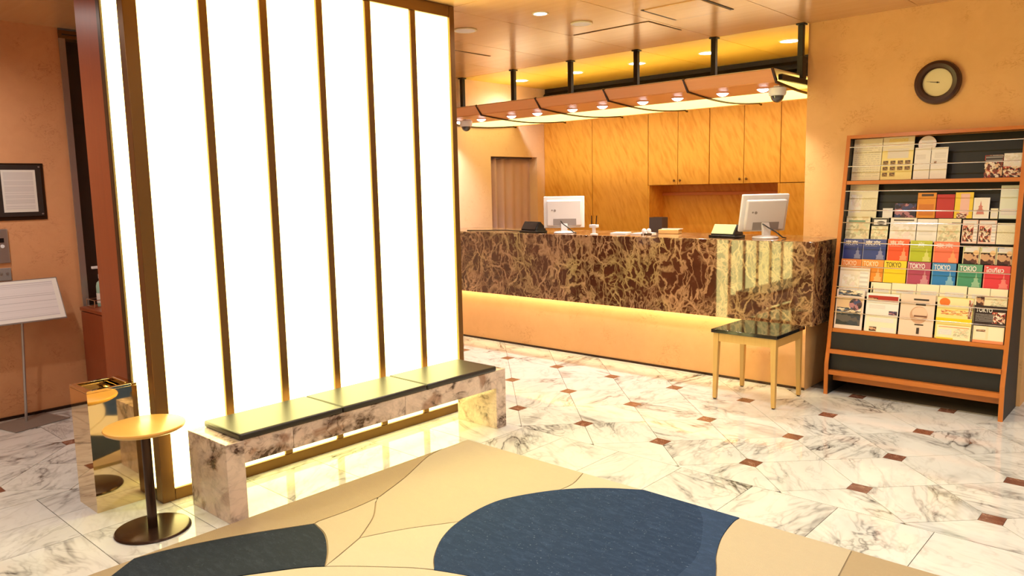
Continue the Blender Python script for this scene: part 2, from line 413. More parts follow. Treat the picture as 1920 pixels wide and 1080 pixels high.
# ---- walls
struct('wall_left', B(-1.65, -1.45, -7.0, -2.97, 0, CEIL+0.05), m_wall_l, 'terracotta plaster wall with the framed notice', 'wall')
wl = MB().box(-1.65, -1.45, -2.02, 1.362, 0, CEIL+0.05).box(-1.65, -1.45, 2.165, 2.75, 0, CEIL+0.05)
wl = wl.box(-1.65, -1.45, 1.362, 2.165, 1.872, CEIL+0.05)
struct('wall_left_rear', wl, m_wall_c, 'pale peach plaster wall around the curtained doorway', 'wall')
struct('baseboard_left', B(-1.45, -1.438, -7.0, -2.97, 0, 0.02), m_browniron, 'thin dark strip at the foot of the terracotta wall', 'baseboard')
struct('trim_1', MB().box(-1.62, -1.437, -2.97, -2.93, 0, 2.61), m_steel, 'brushed steel jamb at the edge of the terracotta wall', 'trim')
hd = struct('trim_2', MB().box(-1.66, -1.435, -2.97, -2.02, 2.61, 2.665), m_bronze, 'slim header rail above the dark doorway', 'trim')
obj('track', B(-1.434, -1.43, -2.95, -2.02, 2.632, 2.640), m_ink, hd)
dr = struct('door_1', B(-1.60, -1.56, -2.93, -2.02, 0, 2.61), m_darkdoor, 'dark brown sliding door between steel jamb and red wood panel', 'door')
obj('door_panel', B(-1.56, -1.553, -2.925, -2.03, 0.02, 2.04), m_darkdoor, dr, bev=0.002)
# right wall carrying clock and rack, its return towards the staff side, and walls out of view
struct('wall_right', B(2.262, 3.735, 0.95, 1.15, 0, CEIL+0.05), m_wall, 'orange peach plaster wall behind the brochure rack', 'wall')
struct('wall_staff', B(2.262, 2.40, 1.15, 2.75, 0, CEIL+0.05), m_wall_c, 'plaster return wall beside the reception desk', 'wall')
struct('wall_far', B(2.40, 8.0, 3.0, 3.2, 0, CEIL+0.05), m_wall_c, 'pale plaster wall glimpsed past the rack', 'wall')
struct('wall_east', B(7.8, 8.0, -7.0, 3.0, 0, CEIL+0.05), m_wall_x, 'plaster wall across the lobby', 'wall')
struct('wall_south', B(-3.0, 8.0, -7.2, -7.0, 0, CEIL+0.05), m_wall_x, 'plaster wall at the entrance end of the lobby', 'wall')

# ---- panelled rear wall behind the desk
WY = 2.30
rear = struct('wall_rear', B(-1.65, 2.40, 2.66, 2.76, 0, CEIL+0.05), m_wall_c, 'wall clad in figured yellow veneer behind the desk', 'wall')
for x0, x1, z0, z1 in ((-1.448, -0.735, 0, 2.30), (-0.731, 0.012, 0, 2.30), (1.492, 2.26, 1.510, 2.30), (1.492, 2.26, 0, 1.506)):
    obj('veneer_panel', B(x0+0.002, x1-0.002, WY, WY+0.03, z0, z1-0.002), m_fig, rear, bev=0.002)
obj('niche_side', B(0.012, 0.032, WY, 2.60, 0.78, 1.508), m_fig, rear)
obj('niche_side', B(1.472, 1.492, WY, 2.60, 0.78, 1.508), m_fig, rear)
obj('niche_back', B(0.032, 1.472, 2.585, 2.61, 0.78, 1.508), m_fig, rear)
obj('niche_rail', B(0.032, 1.472, 2.565, 2.585, 1.395, 1.43), m_canopy, rear, bev=0.003)
obj('niche_shelf', B(0.012, 1.492, WY-0.02, 2.60, 0.74, 0.78), m_canopy, rear, bev=0.004)
obj('base_panel', B(0.012, 1.492, WY+0.02, WY+0.05, 0, 0.74), m_fig, rear)
lv = obj('louvre_band', B(-1.45, 2.262, 2.33, 2.40, 2.28, CEIL), m_dark, rear)
for i in range(5):
    z = 2.32+i*0.07
    obj('louvre_slat', MB().extrude([(2.285, z), (2.295, z-0.012), (2.335, z+0.022), (2.325, z+0.034)], 0, -1.44, 2.25), m_dark, lv)
# wall cabinets: two units over the niche
for n, (x0, x1, lab) in enumerate(((0.016, 0.741, 'figured veneer wall cabinet, left of the pair over the niche'), (0.745, 1.490, 'figured veneer wall cabinet, right of the pair over the niche'))):
    c = thing('wall_cabinet', lab, 'cabinet', (x0, WY, 1.51), 0, 'wall cabinets over the niche')
    W = x1-x0
    obj('body', B(0.002, W-0.002, 0.022, 0.30, 0, 0.79), m_fig, c)
    hw = W/2
    for k in range(2):
        dx = k*hw
        d = obj('door', B(dx+0.003, dx+hw-0.003, 0, 0.02, 0, 0.79), m_fig, c, bev=0.002)
        kx = hw-0.035 if k == 0 else hw+0.035
        obj('knob', MB().lathe([(0.0, 0.026), (0.009, 0.024), (0.013, 0.017), (0.010, 0.009), (0.006, 0.004), (0.006, -0.004), (0, -0.004)], (kx, -0.001, 0.045), 16, 'y'), m_bronze, d, smooth=True)

# doorway curtain
cu = MB(); n = 120; ys = [1.37+0.79*i/n for i in range(n+1)]
def cw(y, z): return 0.06*math.sin((y-1.37)*46+0.9*math.sin(y*9)+0.25*math.sin(z*2.1)) * (0.55+0.45*math.sin(y*5+1))
vs = []; zs = [0.02+1.84*j/14 for j in range(15)]
for y in ys:
    for z in zs: vs.append((-1.565+cw(y, z)*(0.6+0.4*(1.9-z)/1.9), y, z))
fs = [(i*15+j, (i+1)*15+j, (i+1)*15+j+1, i*15+j+1) for i in range(n) for j in range(14)]
cu.add(vs, fs)
cur = tag(obj('curtain', cu, m_curtain, smooth=True), 'mauve pleated curtain hanging in the staff doorway', 'curtain')
sm = cur.modifiers.new('thick', 'SOLIDIFY'); sm.thickness = 0.004
struct('curtain_rail', B(-1.60, -1.53, 1.362, 2.165, 1.862, 1.872), m_ink, 'dark curtain rail at the top of the staff doorway', 'rail')

# ---- ceiling: slab and veneer panels
ceil = struct('ceiling', B(-3.2, 8.0, -7.2, 3.2, CEIL+0.012, CEIL+0.06), m_ink, 'polished wood panel ceiling with thin dark joints', 'ceiling')
def cpanel(x0, x1, y0, y1, mat, holes=()):
    cx, cy = (x0+x1)/2, (y0+y1)/2; g = 0.0025
    obj('ceiling_panel', B(x0-cx+g, x1-cx-g, y0-cy+g, y1-cy-g, 0.0, 0.011), mat, ceil, loc=(cx, cy, CEIL))
XJ = [-3.2, -2.205, -1.46, -0.715, 0.03, 0.775, 1.52, 2.265, 3.01, 3.755, 4.5, 5.245, 5.99, 6.9, 8.0]
for i in range(len(XJ)-1):
    x0, x1 = XJ[i], XJ[i+1]
    if x0 < 2.2: cpanel(x0, x1, 0.90, 2.70, m_ceil_y)
    else: cpanel(x0, x1, 0.90, 3.2, m_ceil)
    for y0, y1 in ((-1.36, 0.90), (-3.62, -1.36), (-5.88, -3.62), (-7.2, -5.88)):
        cpanel(x0, x1, y0, y1, m_ceil)
# access hatches and the slot grille, as thin frames under the panels
def hatch(x0, x1, y0, y1, lab):
    h = thing('ceiling_hatch', lab, 'hatch', ((x0+x1)/2, (y0+y1)/2, CEIL), 0, 'ceiling access hatches')
    a, b = (x1-x0)/2, (y1-y0)/2
    obj('leaf', B(-a+0.006, a-0.006, -b+0.006, b-0.006, -0.006, -0.0005), m_ceil, h, bev=0.002)
    obj('shadow_gap', B(-a, a, -b, b, -0.003, 0.0), m_ink, h)
hatch(0.81, 1.49, -0.04, 0.43, 'square ceiling hatch between the white speaker and the desk')
hatch(-0.74, -0.262, -0.31, 0.15, 'ceiling hatch nearest the top of the glowing wall')
sl = thing('air_diffuser', 'square slot air diffuser flush in the ceiling', 'air vent', (1.865, -0.15, CEIL))
obj('face_plate', B(-0.205, 0.205, -0.215, 0.215, -0.006, 0), m_ceil, sl, bev=0.002)
for sx in (-0.217, 0.217):
    obj('slot', B(sx-0.009, sx+0.009, -0.225, 0.225, -0.004, 0), m_ink, sl)
obj('slot', B(-0.205, 0.205, 0.219, 0.225, -0.004, 0), m_ink, sl)

# ---- ceiling round fittings
def speaker(x, y, r, lab):
    s = thing('ceiling_speaker', lab, 'speaker', (x, y, CEIL), 0, 'round white ceiling fittings')
    obj('bezel', MB().lathe([(0, -0.001), (r, -0.001), (r, -0.006), (r*0.93, -0.010), (r*0.88, -0.008), (0, -0.008)], n=40), m_cream, s, smooth=True)
    obj('grille', MB().lathe([(0, -0.013), (r*0.25, -0.0125), (r*0.84, -0.009), (r*0.84, -0.006), (0, -0.006)], n=40), m_white, s, smooth=True)
speaker(1.12, -0.348, 0.08, 'round white speaker beside the small ceiling downlight')
speaker(0.387, -0.804, 0.088, 'round white speaker close to the top corner of the glowing wall')

def downlight(x, y, r, lab, power, col=(1.0, 0.94, 0.87), group='recessed ceiling downlights', spot=2.9, vis=True):
    d = thing('ceiling_downlight', lab, 'downlight', (x, y, CEIL), 0, group)
    obj('trim_ring', MB().lathe([(r, -0.001), (r+0.014, -0.001), (r+0.012, -0.005), (r, -0.005)], n=32), m_cream, d, smooth=True)
    obj('lens', MB().lathe([(0, -0.004), (r, -0.004), (r, -0.001), (0, -0.001)], n=32), m_lens, d)
    L = bpy.data.lights.new('downlight_bulb', 'SPOT'); L.energy = power; L.color = col; L.spot_size = spot; L.spot_blend = 1.0; L.shadow_soft_size = r*0.8
    lo = bpy.data.objects.new('downlight_bulb', L); COL.objects.link(lo); lo.parent = d; lo.location = (0, 0, -0.02)
ords = ['nearest the curtained doorway', 'second from the curtained doorway', 'third from the curtained doorway', 'fourth from the curtained doorway', 'nearest the orange wall corner']
for i in range(5):
    downlight(-1.12+0.75*i, 1.52, 0.075, 'round downlight in the amber ceiling behind the canopy, '+ords[i], DOWN_W*0.6)
downlight(1.115, -0.803, 0.045, 'small bright downlight in the ceiling near the glowing wall', DOWN_W)
for x, y, lab in ((2.6, -0.9, 'above the floor between side table and rug'), (4.1, -0.9, 'in front of the brochure rack'), (2.6, -2.6, 'above the blue oval of the rug'), (4.1, -2.6, 'above the beige end of the rug'),
                  (5.6, -0.9, 'to the right of the brochure rack'), (5.6, -2.6, 'beyond the right edge of the rug'), (2.2, -4.4, 'above the near left corner of the rug'), (4.1, -4.4, 'above the viewer'),
                  (5.6, -4.4, 'to the right of the viewer'), (0.2, -4.4, 'in front of the polished bin'), (-0.7, -3.9, 'in front of the terracotta wall'), (-0.4, -0.9, 'behind the glowing wall'),
                  (4.6, 1.7, 'in the passage past the rack'), (2.6, -6.0, 'left of the entrance end'), (5.0, -6.0, 'right of the entrance end')):
    downlight(x, y, 0.045, 'small unseen ceiling downlight ' + lab, DOWN_W)  # out-of-view downlights, most of them added to fill the lobby with light

# ================================================================== LIGHT WALL
LX, LY0, LY1 = 0.863, -3.455, -1.375
lw = thing('light_wall', 'tall glowing white light wall with bronze mullions behind the marble bench', 'light wall', (0, 0, 0))
obj('core', B(0.252, 0.80, LY0+0.055, LY1, 0, CEIL-0.001), m_red, lw)
obj('side_panel', B(0.25, 0.555, LY0+0.012, LY0+0.055, 0, CEIL-0.001), m_red, lw, bev=0.003)
mull = [(-3.093, -3.050), (-2.765, -2.721), (-2.420, -2.380), (-2.088, -2.046), (-1.744, -1.702)]
obj('corner_post', MB().box(0.80, LX+0.004, LY0, -3.391, 0, CEIL-0.001), m_bronze, lw, bev=0.004)
obj('end_post', B(0.556, 0.600, LY0, LY0+0.06, 0, CEIL-0.001), m_bronze_d, lw, bev=0.003)
obj('corner_post', B(0.80, LX+0.004, -1.417, LY1, 0, CEIL-0.001), m_bronze, lw, bev=0.004)
obj('bottom_rail', B(0.81, LX+0.002, -3.391, -1.417, 0, 0.058), m_bronze, lw, bev=0.003)
obj('top_rail', B(0.81, LX+0.002, -3.391, -1.417, CEIL-0.075, CEIL-0.001), m_bronze, lw, bev=0.003)
obj('bottom_rail', B(0.60, 0.80, LY0+0.002, LY0+0.05, 0, 0.058), m_bronze_d, lw, bev=0.003)
obj('top_rail', B(0.60, 0.80, LY0+0.002, LY0+0.05, CEIL-0.075, CEIL-0.001), m_bronze_d, lw, bev=0.003)
for a, b in mull:
    obj('mullion', B(0.82, LX, a, b, 0.058, CEIL-0.075), m_bronze, lw, bev=0.004)
edges = [-3.391] + [v for p in mull for v in p] + [-1.417]
for i in range(6):
    obj('diffuser_panel', B(0.825, 0.846, edges[2*i], edges[2*i+1], 0.058, CEIL-0.075), m_glow, lw)
obj('diffuser_panel', B(0.600, 0.80, LY0+0.012, LY0+0.03, 0.058, CEIL-0.075), m_glow, lw)

# ================================================================== BENCH
bn = thing('marble_bench', 'long marble bench with three black leather pads along the glowing wall', 'bench', (0, 0, 0))
obj('pedestal', B(-0.1875, 0.1875, -0.045, 0.045, 0, 0.376), m_bench, bn, bev=0.002, loc=(1.168, -3.313, 0))
obj('pedestal', B(-0.1775, 0.1775, -0.043, 0.043, 0, 0.376), m_bench, bn, bev=0.002, loc=(1.163, -1.518, 0))
for y0, y1 in ((-3.267, -3.006), (-3.004, -2.30), (-2.298, -1.562)):
    c = (y0+y1)/2
    obj('apron_slab', B(-0.02, 0.02, y0-c, y1-c, 0.265, 0.376), m_bench, bn, bev=0.001, loc=(1.325, c, 0))
    obj('rear_slab', B(-0.02, 0.02, y0-c, y1-c, 0.265, 0.376), m_bench, bn, loc=(1.005, c, 0))
    obj('seat_slab', B(-0.14, 0.14, y0-c, y1-c, 0.34, 0.376), m_bench, bn, loc=(1.165, c, 0))
for i, (y0, y1) in enumerate(((-3.285, -2.715), (-2.711, -2.142), (-2.138, -1.565))):
    obj('seat_pad', B(1.000, 1.352, y0, y1, 0.377, 0.409), m_leather, bn, bev=0.010, seg=3)

# ================================================================== RUG
def piece(name, pts, mat, parent, top, shrink=0.0035):
    # smooth closed outline through the points, pulled in slightly to leave a carved groove
    c = Vector((sum(p[0] for p in pts)/len(pts), sum(p[1] for p in pts)/len(pts)))
    pts = [p for i, p in enumerate(pts) if (Vector(p)-Vector(pts[i-1])).length > 0.006]
    ar = sum(pts[i][0]*pts[(i+1) % len(pts)][1]-pts[(i+1) % len(pts)][0]*pts[i][1] for i in range(len(pts)))
    if ar < 0: pts = pts[::-1]
    n = len(pts); out = []
    for i in range(n):
        a, b, d = Vector(pts[i-1]), Vector(pts[i]), Vector(pts[(i+1) % n])
        e1, e2 = (b-a).normalized(), (d-b).normalized()
        nn = Vector((-(e1.y+e2.y), e1.x+e2.x))
        nn = nn.normalized() if nn.length > 1e-4 else Vector((0, 0))
        out.append((b.x+nn.x*shrink, b.y+nn.y*shrink))
    return obj(name, MB().prism(out, 0.011, top), mat, parent)
def curve(pts, k=5):
    # Catmull-Rom through open points
    P4 = [Vector(p) for p in pts]; P4 = [2*P4[0]-P4[1]] + P4 + [2*P4[-1]-P4[-2]]; out = []
    for i in range(1, len(P4)-2):
        for j in range(k):
            t = j/k; a, b, c, d = P4[i-1:i+3]
            v = 0.5*((2*b)+(c-a)*t+(2*a-5*b+4*c-d)*t*t+(3*b-a-3*c+d)*t**3); out.append((v.x, v.y))
    return out+[tuple(pts[-1])]
rug = tag(obj('rug', MB().prism([(1.372, -1.85), (5.4, -1.85), (5.4, -6.4), (1.9, -6.4), (1.45, -5.2), (1.375, -3.95)], 0.0005, 0.011), m_rug[2]),
          'beige rug with large blue curved shapes in front of the bench', 'rug')
arcA = curve([(1.376, -2.06), (1.414, -2.214), (1.554, -2.49), (1.656, -2.739)])
arcA2 = curve([(1.656, -2.739), (1.672, -2.92), (1.665, -3.10)])
arcC = curve([(1.656, -2.76), (1.75, -2.84), (1.835, -2.92), (1.951, -3.078)])
arcB = curve([(1.951, -3.078), (2.035, -2.894), (2.165, -2.69)])
b1l = curve([(2.606, -1.854), (2.439, -1.962), (2.287, -2.112), (2.165, -2.332), (2.138, -2.491), (2.167, -2.693), (2.229, -2.848), (2.328, -2.984), (2.41, -3.058)])
iA = min(range(len(b1l)), key=lambda i: (b1l[i][0]-2.296)**2+(b1l[i][1]+2.11)**2)
iB = min(range(len(b1l)), key=lambda i: (b1l[i][0]-2.165)**2+(b1l[i][1]+2.69)**2)
arcD = curve([(2.24, -1.856), (2.288, -2.005), b1l[iA]], 4)
b1r = curve([(3.112, -1.856), (3.112, -1.93), (3.143, -2.09), (3.203, -2.254), (3.264, -2.372), (3.36, -2.60), (3.38, -2.90)])
inner = curve([(2.90, -1.856), (2.985, -1.96), (3.065, -2.11), (3.13, -2.26), (3.16, -2.40), (3.15, -2.62), (3.02, -2.90)])
lo = curve([(1.62, -4.15), (1.75, -3.78), (1.946, -3.451), (2.052, -3.324), (2.238, -3.174), (2.41, -3.062), (2.70, -2.96), (3.02, -2.905), (3.38, -2.905)])
kA = min(range(len(lo)), key=lambda i: (lo[i][0]-2.41)**2+(lo[i][1]+3.062)**2)
kC = min(range(len(lo)), key=lambda i: (lo[i][0]-3.02)**2+(lo[i][1]+2.905)**2)
kB = min(range(len(lo)), key=lambda i: (lo[i][0]-2.052)**2+(lo[i][1]+3.324)**2)
b2t = curve([(1.378, -3.80), (1.42, -3.641), (1.519, -3.403), (1.673, -3.122)])
b2r = curve([(1.673, -3.122), (1.801, -3.155), (1.94, -3.235), (2.052, -3.324)])
piece('beige_field', arcA + arcC + arcB + b1l[iA:iB+1][::-1] + arcD[::-1] + [(1.376, -1.856)], m_rug[0], rug, 0.016)
piece('beige_strip', arcA + arcA2 + b2t[::-1], m_rug[2], rug, 0.016)
piece('beige_leaf', arcA2[::-1] + arcC[2:] + [(2.02, -3.24)] + b2r[::-1], m_rug[0], rug, 0.016)
piece('cream_wedge', arcB + b1l[iB:] + lo[kB:kA][::-1] + [(2.02, -3.24)], m_rug[1], rug, 0.016)
piece('cream_sliver', arcD + b1l[:iA][::-1], m_rug[1], rug, 0.016)
piece('blue_oval', b1l[::-1] + inner + lo[kA:kC][::-1], m_blue, rug, 0.017, 0.0)
piece('blue_corner', inner + [(3.2, -2.902), (3.38, -2.9)] + b1r[::-1], m_blue2, rug, 0.0167, 0.0)
piece('slate_shape', b2t + b2r + lo[:kB][::-1], m_blue3, rug, 0.017)
piece('tan_field', b1r + [(3.62, -2.9), (3.66, -2.3), (3.60, -1.856)], m_rug[0], rug, 0.016)
piece('sand_field', [(3.60, -1.856), (3.66, -2.3), (3.62, -2.9), (5.38, -2.9), (5.38, -1.856)], m_rug[2], rug, 0.016)
piece('cream_field', lo + [(5.38, -2.905), (5.38, -6.38), (1.95, -6.38), (1.50, -5.2)], m_rug[1], rug, 0.016)

# ================================================================== RECEPTION COUNTER
ct = thing('reception_counter', 'long reception counter of dark veined marble over a glowing plaster plinth', 'counter', (0, 0, 0))
obj('plinth', B(-1.448, 2.475, 0.50, 0.92, 0.0, 0.56), m_wall, ct)
obj('plinth_base', B(-1.448, 2.478, 0.494, 0.50, 0.0, 0.018), m_browniron, ct)
obj('marble_front', B(-1.448, 2.552, 0.42, 0.445, 0.490, 1.090), m_counter, ct, bev=0.003)
obj('marble_return', B(2.527, 2.552, 0.4455, 0.948, 0.490, 1.090), m_counter, ct, bev=0.003)
obj('counter_top', B(-1.448, 2.255, 0.4455, 1.10, 1.060, 1.090), m_counter, ct, bev=0.002)
obj('counter_top', B(2.2555, 2.5265, 0.4455, 0.948, 1.060, 1.090), m_counter, ct, bev=0.002)
obj('underside', B(-1.448, 2.527, 0.4455, 0.92, 0.562, 0.60), m_browniron, ct)
obj('staff_back', B(-1.448, 2.255, 0.922, 0.94, 0.0, 1.06), m_fig, ct)
obj('light_strip', B(-1.44, 2.46, 0.462, 0.482, 0.548, 0.5615), m_led, ct)

# ================================================================== CANOPY
cn = thing('reception_canopy', 'wooden canopy with glowing amber underside hanging over the reception counter', 'canopy', (0, 0, 0))
XR = [-1.448, -0.715, 0.03, 0.775, 1.52, 2.225]
def zu(y): return 2.222 - 0.035*math.sin(math.pi*min(1, max(0, (y-0.48)/1.27)))
for i in range(5):
    x0, x1 = XR[i]+0.006, XR[i+1]-0.006
    obj('fascia_board', MB().extrude([(0.405, 2.300), (0.475, 2.228), (0.495, 2.236), (0.425, 2.306)], 0, x0, x1), m_canopy, cn)
    pr = [(0.478+0.372*k/6) for k in range(7)]
    obj('soffit_board', MB().extrude([(y, zu(y)) for y in pr] + [(y, zu(y)+0.012) for y in pr[::-1]], 0, x0, x1), m_canopy, cn)
    pg = [(0.852+0.898*k/12) for k in range(13)]
    obj('amber_panel', MB().extrude([(y, zu(y)) for y in pg] + [(y, zu(y)+0.008) for y in pg[::-1]], 0, x0, x1), m_glow_y, cn, smooth=True)
    obj('top_board', B(x0, x1, 0.43, 1.75, 2.302, 2.312), m_cream, cn)
    obj('back_board', B(x0, x1, 1.752, 1.77, 2.215, 2.30), m_canopy, cn)
    xm = (XR[i]+XR[i+1])/2
    for s in (-1, 1):
        lx, ly = xm+s*0.165, 0.68
        sp = obj('spotlight', MB().lathe([(0.045, 0.0), (0.054, -0.002), (0.054, 0.006), (0.045, 0.006)], (lx, ly, zu(ly)-0.003), 24), m_canopy, cn, smooth=True)
        obj('lens', MB().lathe([(0, -0.022), (0.022, -0.018), (0.038, -0.008), (0.045, 0.0), (0.045, 0.004), (0, 0.004)], (lx, ly, zu(ly)-0.004), 20), m_lens, sp, smooth=True)
        L = bpy.data.lights.new('spotlight_bulb', 'SPOT'); L.energy = CANOPY_W; L.color = (1, 0.9, 0.78); L.spot_size = 1.9; L.spot_blend = 0.7; L.shadow_soft_size = 0.03
        lo_ = bpy.data.objects.new('spotlight_bulb', L); COL.objects.link(lo_); lo_.parent = cn; lo_.location = (lx, ly, zu(ly)-0.04)
for x in XR:
    yy = [0.475+1.275*k/16 for k in range(17)]
    prof = [(0.395, 2.306), (0.462, 2.224)] + [(y, zu(y)-0.012) for y in yy] + [(1.79, 2.20), (1.79, 2.222), (1.75, 2.226)] + [(y, zu(y)+0.004) for y in yy[::-1]] + [(0.482, 2.234), (0.41, 2.312)]
    xo = x+0.007 if x < -1.4 else x
    obj('rib', MB().extrude(prof, 0, xo-0.007, xo+0.007), m_browniron, cn)
for x in (-1.40, -0.67, 0.05, 0.777, 1.517, 2.262-0.035):
    p = obj('hanger_post', B(x-0.02, x+0.02, 0.88, 0.92, 2.314, CEIL-0.012), m_iron, cn, bev=0.002)
    obj('ceiling_plate', B(x-0.032, x+0.032, 0.868, 0.932, CEIL-0.012, CEIL-0.001), m_iron, p, bev=0.002)
obj('side_beam', B(2.227, 2.258, 0.50, 1.70, 2.235, 2.275), m_iron, cn, bev=0.003)
obj('end_bracket', MB().box(2.2345, 2.258, 0.86, 0.94, 2.276, 2.44), m_iron, cn, bev=0.003)
obj('tie_rod', B(2.20, 2.256, 0.93, 0.95, 2.395, 2.415), m_iron, cn)

def dome_camera(x, y, z, lab):
    d = thing('dome_camera', lab, 'security camera', (x, y, z), 0, 'white dome cameras below the canopy')
    obj('housing', MB().lathe([(0, 0.0), (0.05, 0.0), (0.062, -0.006), (0.062, -0.04), (0.056, -0.058), (0.05, -0.06), (0, -0.06)], n=32), m_white, d, smooth=True)
    obj('dome', MB().lathe([(0.047, -0.06)] + [(0.047*math.cos(a), -0.06-0.047*math.sin(a)) for a in [0.2, 0.45, 0.7, 0.95, 1.2, 1.4]] + [(0, -0.107)], n=32), m_glass, d, smooth=True)
    obj('bracket', B(-0.02, 0.02, -0.02, 0.05, 0.0, 0.012), m_white, d)
dome_camera(2.205, 0.545, 2.188, 'white dome camera hanging at the canopy end by the orange wall')
dome_camera(-0.985, 0.53, 2.188, 'white dome camera under the canopy beside the glowing wall')

# ================================================================== COUNTER ITEMS
CT = 1.0905
def monitor(x, y, ang, tilt, lab):
    # local -y is the back of the screen
    m = thing('computer_monitor', lab, 'monitor', (x, y, CT), ang, 'white monitors seen from behind')
    obj('foot', MB().lathe([(0, 0), (0.095, 0), (0.098, 0.006), (0.09, 0.014), (0.03, 0.022), (0, 0.022)], n=36), m_white, m, smooth=True)
    obj('neck', MB().extrude([(-0.028, 0.018), (0.0, 0.018), (0.002, 0.06), (0.022, 0.12), (0.0, 0.12), (-0.03, 0.06)], 0, -0.03, 0.03), m_whitem, m, bev=0.004)
    R = Matrix.Rotation(tilt, 4, 'X')
    def tb(mb):
        mb.v = [tuple(R @ Vector((a, b, c-0.18)) + Vector((0, 0.03, 0.18))) for a, b, c in mb.v]; return mb
    obj('bezel', tb(B(-0.187, 0.187, -0.004, 0.022, 0.045, 0.335)), m_white, m, bev=0.007)
    obj('back_shell', tb(B(-0.160, 0.160, -0.040, -0.005, 0.062, 0.300)), m_whitem, m, bev=0.012)
    obj('port_recess', tb(B(-0.10, 0.11, -0.0425, -0.040, 0.068, 0.13)), m_greyp, m, bev=0.001)
    obj('logo_mark', tb(MB().lathe([(0, 0.0025), (0.011, 0.0025), (0.011, -0.001), (0, -0.001)], (-0.085, -0.0405, 0.205), 16, 'y')), m_greyp, m)
    obj('logo_mark', tb(MB().lathe([(0, 0.0025), (0.007, 0.0025), (0.007, -0.001), (0, -0.001)], (-0.110, -0.0405, 0.208), 16, 'y')), m_greyp, m)
    obj('screen', tb(B(-0.165, 0.165, 0.022, 0.024, 0.07, 0.31)), m_blackp, m)
    obj('cable', MB().tube([(-0.03, -0.015, 0.11), (-0.01, -0.06, 0.085), (0.04, -0.095, 0.05), (0.085, -0.11, 0.01), (0.11, -0.115, 0.005)], 0.005), m_blackp, m, smooth=True)
monitor(0.190, 0.60, math.radians(38), math.radians(-2), 'white monitor on the counter near the curtained doorway, seen from behind')
monitor(2.085, 0.66, math.radians(50), math.radians(14), 'tilted white monitor on the counter near the orange wall, seen from behind')

def card_reader(x, y, ang, top, lab):
    c = thing('desk_display', lab, 'desk display', (x, y, CT), ang, 'black slanted desk displays')
    obj('base', B(-0.12, 0.12, -0.07, 0.07, 0, 0.022), m_blackp, c, bev=0.004)
    obj('body', MB().extrude([(-0.065, 0.0225), (0.07, 0.0225), (0.05, 0.06), (0.0, 0.105), (-0.015, 0.10)], 0, -0.105, 0.105), m_blackp, c, bev=0.004)
    obj('display_pane', MB().add([(-0.098, -0.066, 0.034), (0.098, -0.066, 0.034), (0.098, -0.019, 0.1045), (-0.098, -0.019, 0.1045), (-0.098, -0.061, 0.032), (0.098, -0.061, 0.032), (0.098, -0.014, 0.1025), (-0.098, -0.014, 0.1025)],
        [(0,1,2,3), (4,7,6,5), (0,4,5,1), (3,2,6,7), (0,3,7,4), (1,5,6,2)]), top, c)
card_reader(-0.13, 0.535, math.radians(-8), m_blackp, 'black slanted display at the doorway end of the counter')
card_reader(1.80, 0.60, math.radians(-8), m_greenpad, 'black slanted display with pale green pane beside the tilted monitor')
# cable along the counter edge
tag(obj('power_cable', MB().tube([(-1.0, 0.52, CT+0.005), (-0.8, 0.55, CT+0.006), (-0.55, 0.60, CT+0.012), (-0.40, 0.62, CT+0.006), (-0.27, 0.58, CT+0.005)], 0.005), m_blackp, smooth=True), 'thin black cable lying on the counter beside the doorway display', 'cable')
s = thing('display_stand', 'small white stand with two thin brown sticks on the counter', 'stand', (0.585, 0.52, CT))
obj('foot', MB().lathe([(0, 0), (0.035, 0), (0.035, 0.006), (0.018, 0.012), (0, 0.012)], n=24), m_white, s, smooth=True)
obj('stem', MB().lathe([(0, 0.01), (0.016, 0.01), (0.016, 0.06), (0, 0.06)], n=20), m_white, s, smooth=True)
obj('holder', B(-0.04, 0.04, -0.02, 0.02, 0.06, 0.088), m_white, s, bev=0.006)
for dx in (-0.026, 0.022):
    obj('stick', MB().tube([(dx, 0, 0.086), (dx*1.15, 0.005, 0.165)], 0.0045), m_browniron, s)
for x, y, a, lab in ((0.73, 0.72, 0.3, 'sheet of white paper nearest the small white stand'), (0.95, 0.74, -0.1, 'white paper pad farther from the small white stand')):
    p = obj('paper_pad', B(-0.07, 0.07, -0.09, 0.09, 0, 0.010), m_paper, loc=(x, y, CT), rot=(0, 0, a)); tag(p, lab, 'paper', 'papers on the counter')
c = thing('figurine_pair', 'pair of small round white figurines on a dark base on the counter', 'figurine', (1.02, 0.68, CT), math.radians(35))
obj('base', B(-0.045, 0.045, -0.02, 0.02, 0, 0.010), m_browniron, c, bev=0.003)
for sx in (-0.02, 0.02):
    obj('body', MB().lathe([(0, 0.010), (0.016, 0.012), (0.021, 0.03), (0.016, 0.046), (0.006, 0.052), (0, 0.053)], (sx, 0, 0), 20), m_white, c, smooth=True)
c = thing('file_box', 'dark upright file box at the left end of the niche behind the counter', 'box', (0.93, 1.02, CT-0.001))
obj('shell', MB().box(-0.065, 0.065, -0.05, -0.044, 0, 0.135).box(-0.065, -0.059, -0.044, 0.05, 0, 0.135).box(0.059, 0.065, -0.044, 0.05, 0, 0.135).box(-0.059, 0.059, 0.044, 0.05, 0, 0.135), m_darkdoor, c)
obj('bottom', B(-0.059, 0.059, -0.044, 0.044, 0, 0.006), m_darkdoor, c)
c = thing('tissue_tray', 'low kraft coloured tray with papers beside the dark file box', 'tray', (1.12, 0.90, CT), math.radians(12))
obj('tray', B(-0.09, 0.09, -0.05, 0.05, 0, 0.036), m_kraft, c, bev=0.004)
obj('sheet', MB().extrude([(-0.045, 0.0365), (0.045, 0.0365), (0.045, 0.042), (-0.045, 0.046)], 0, -0.06, 0.10), m_paper, c)

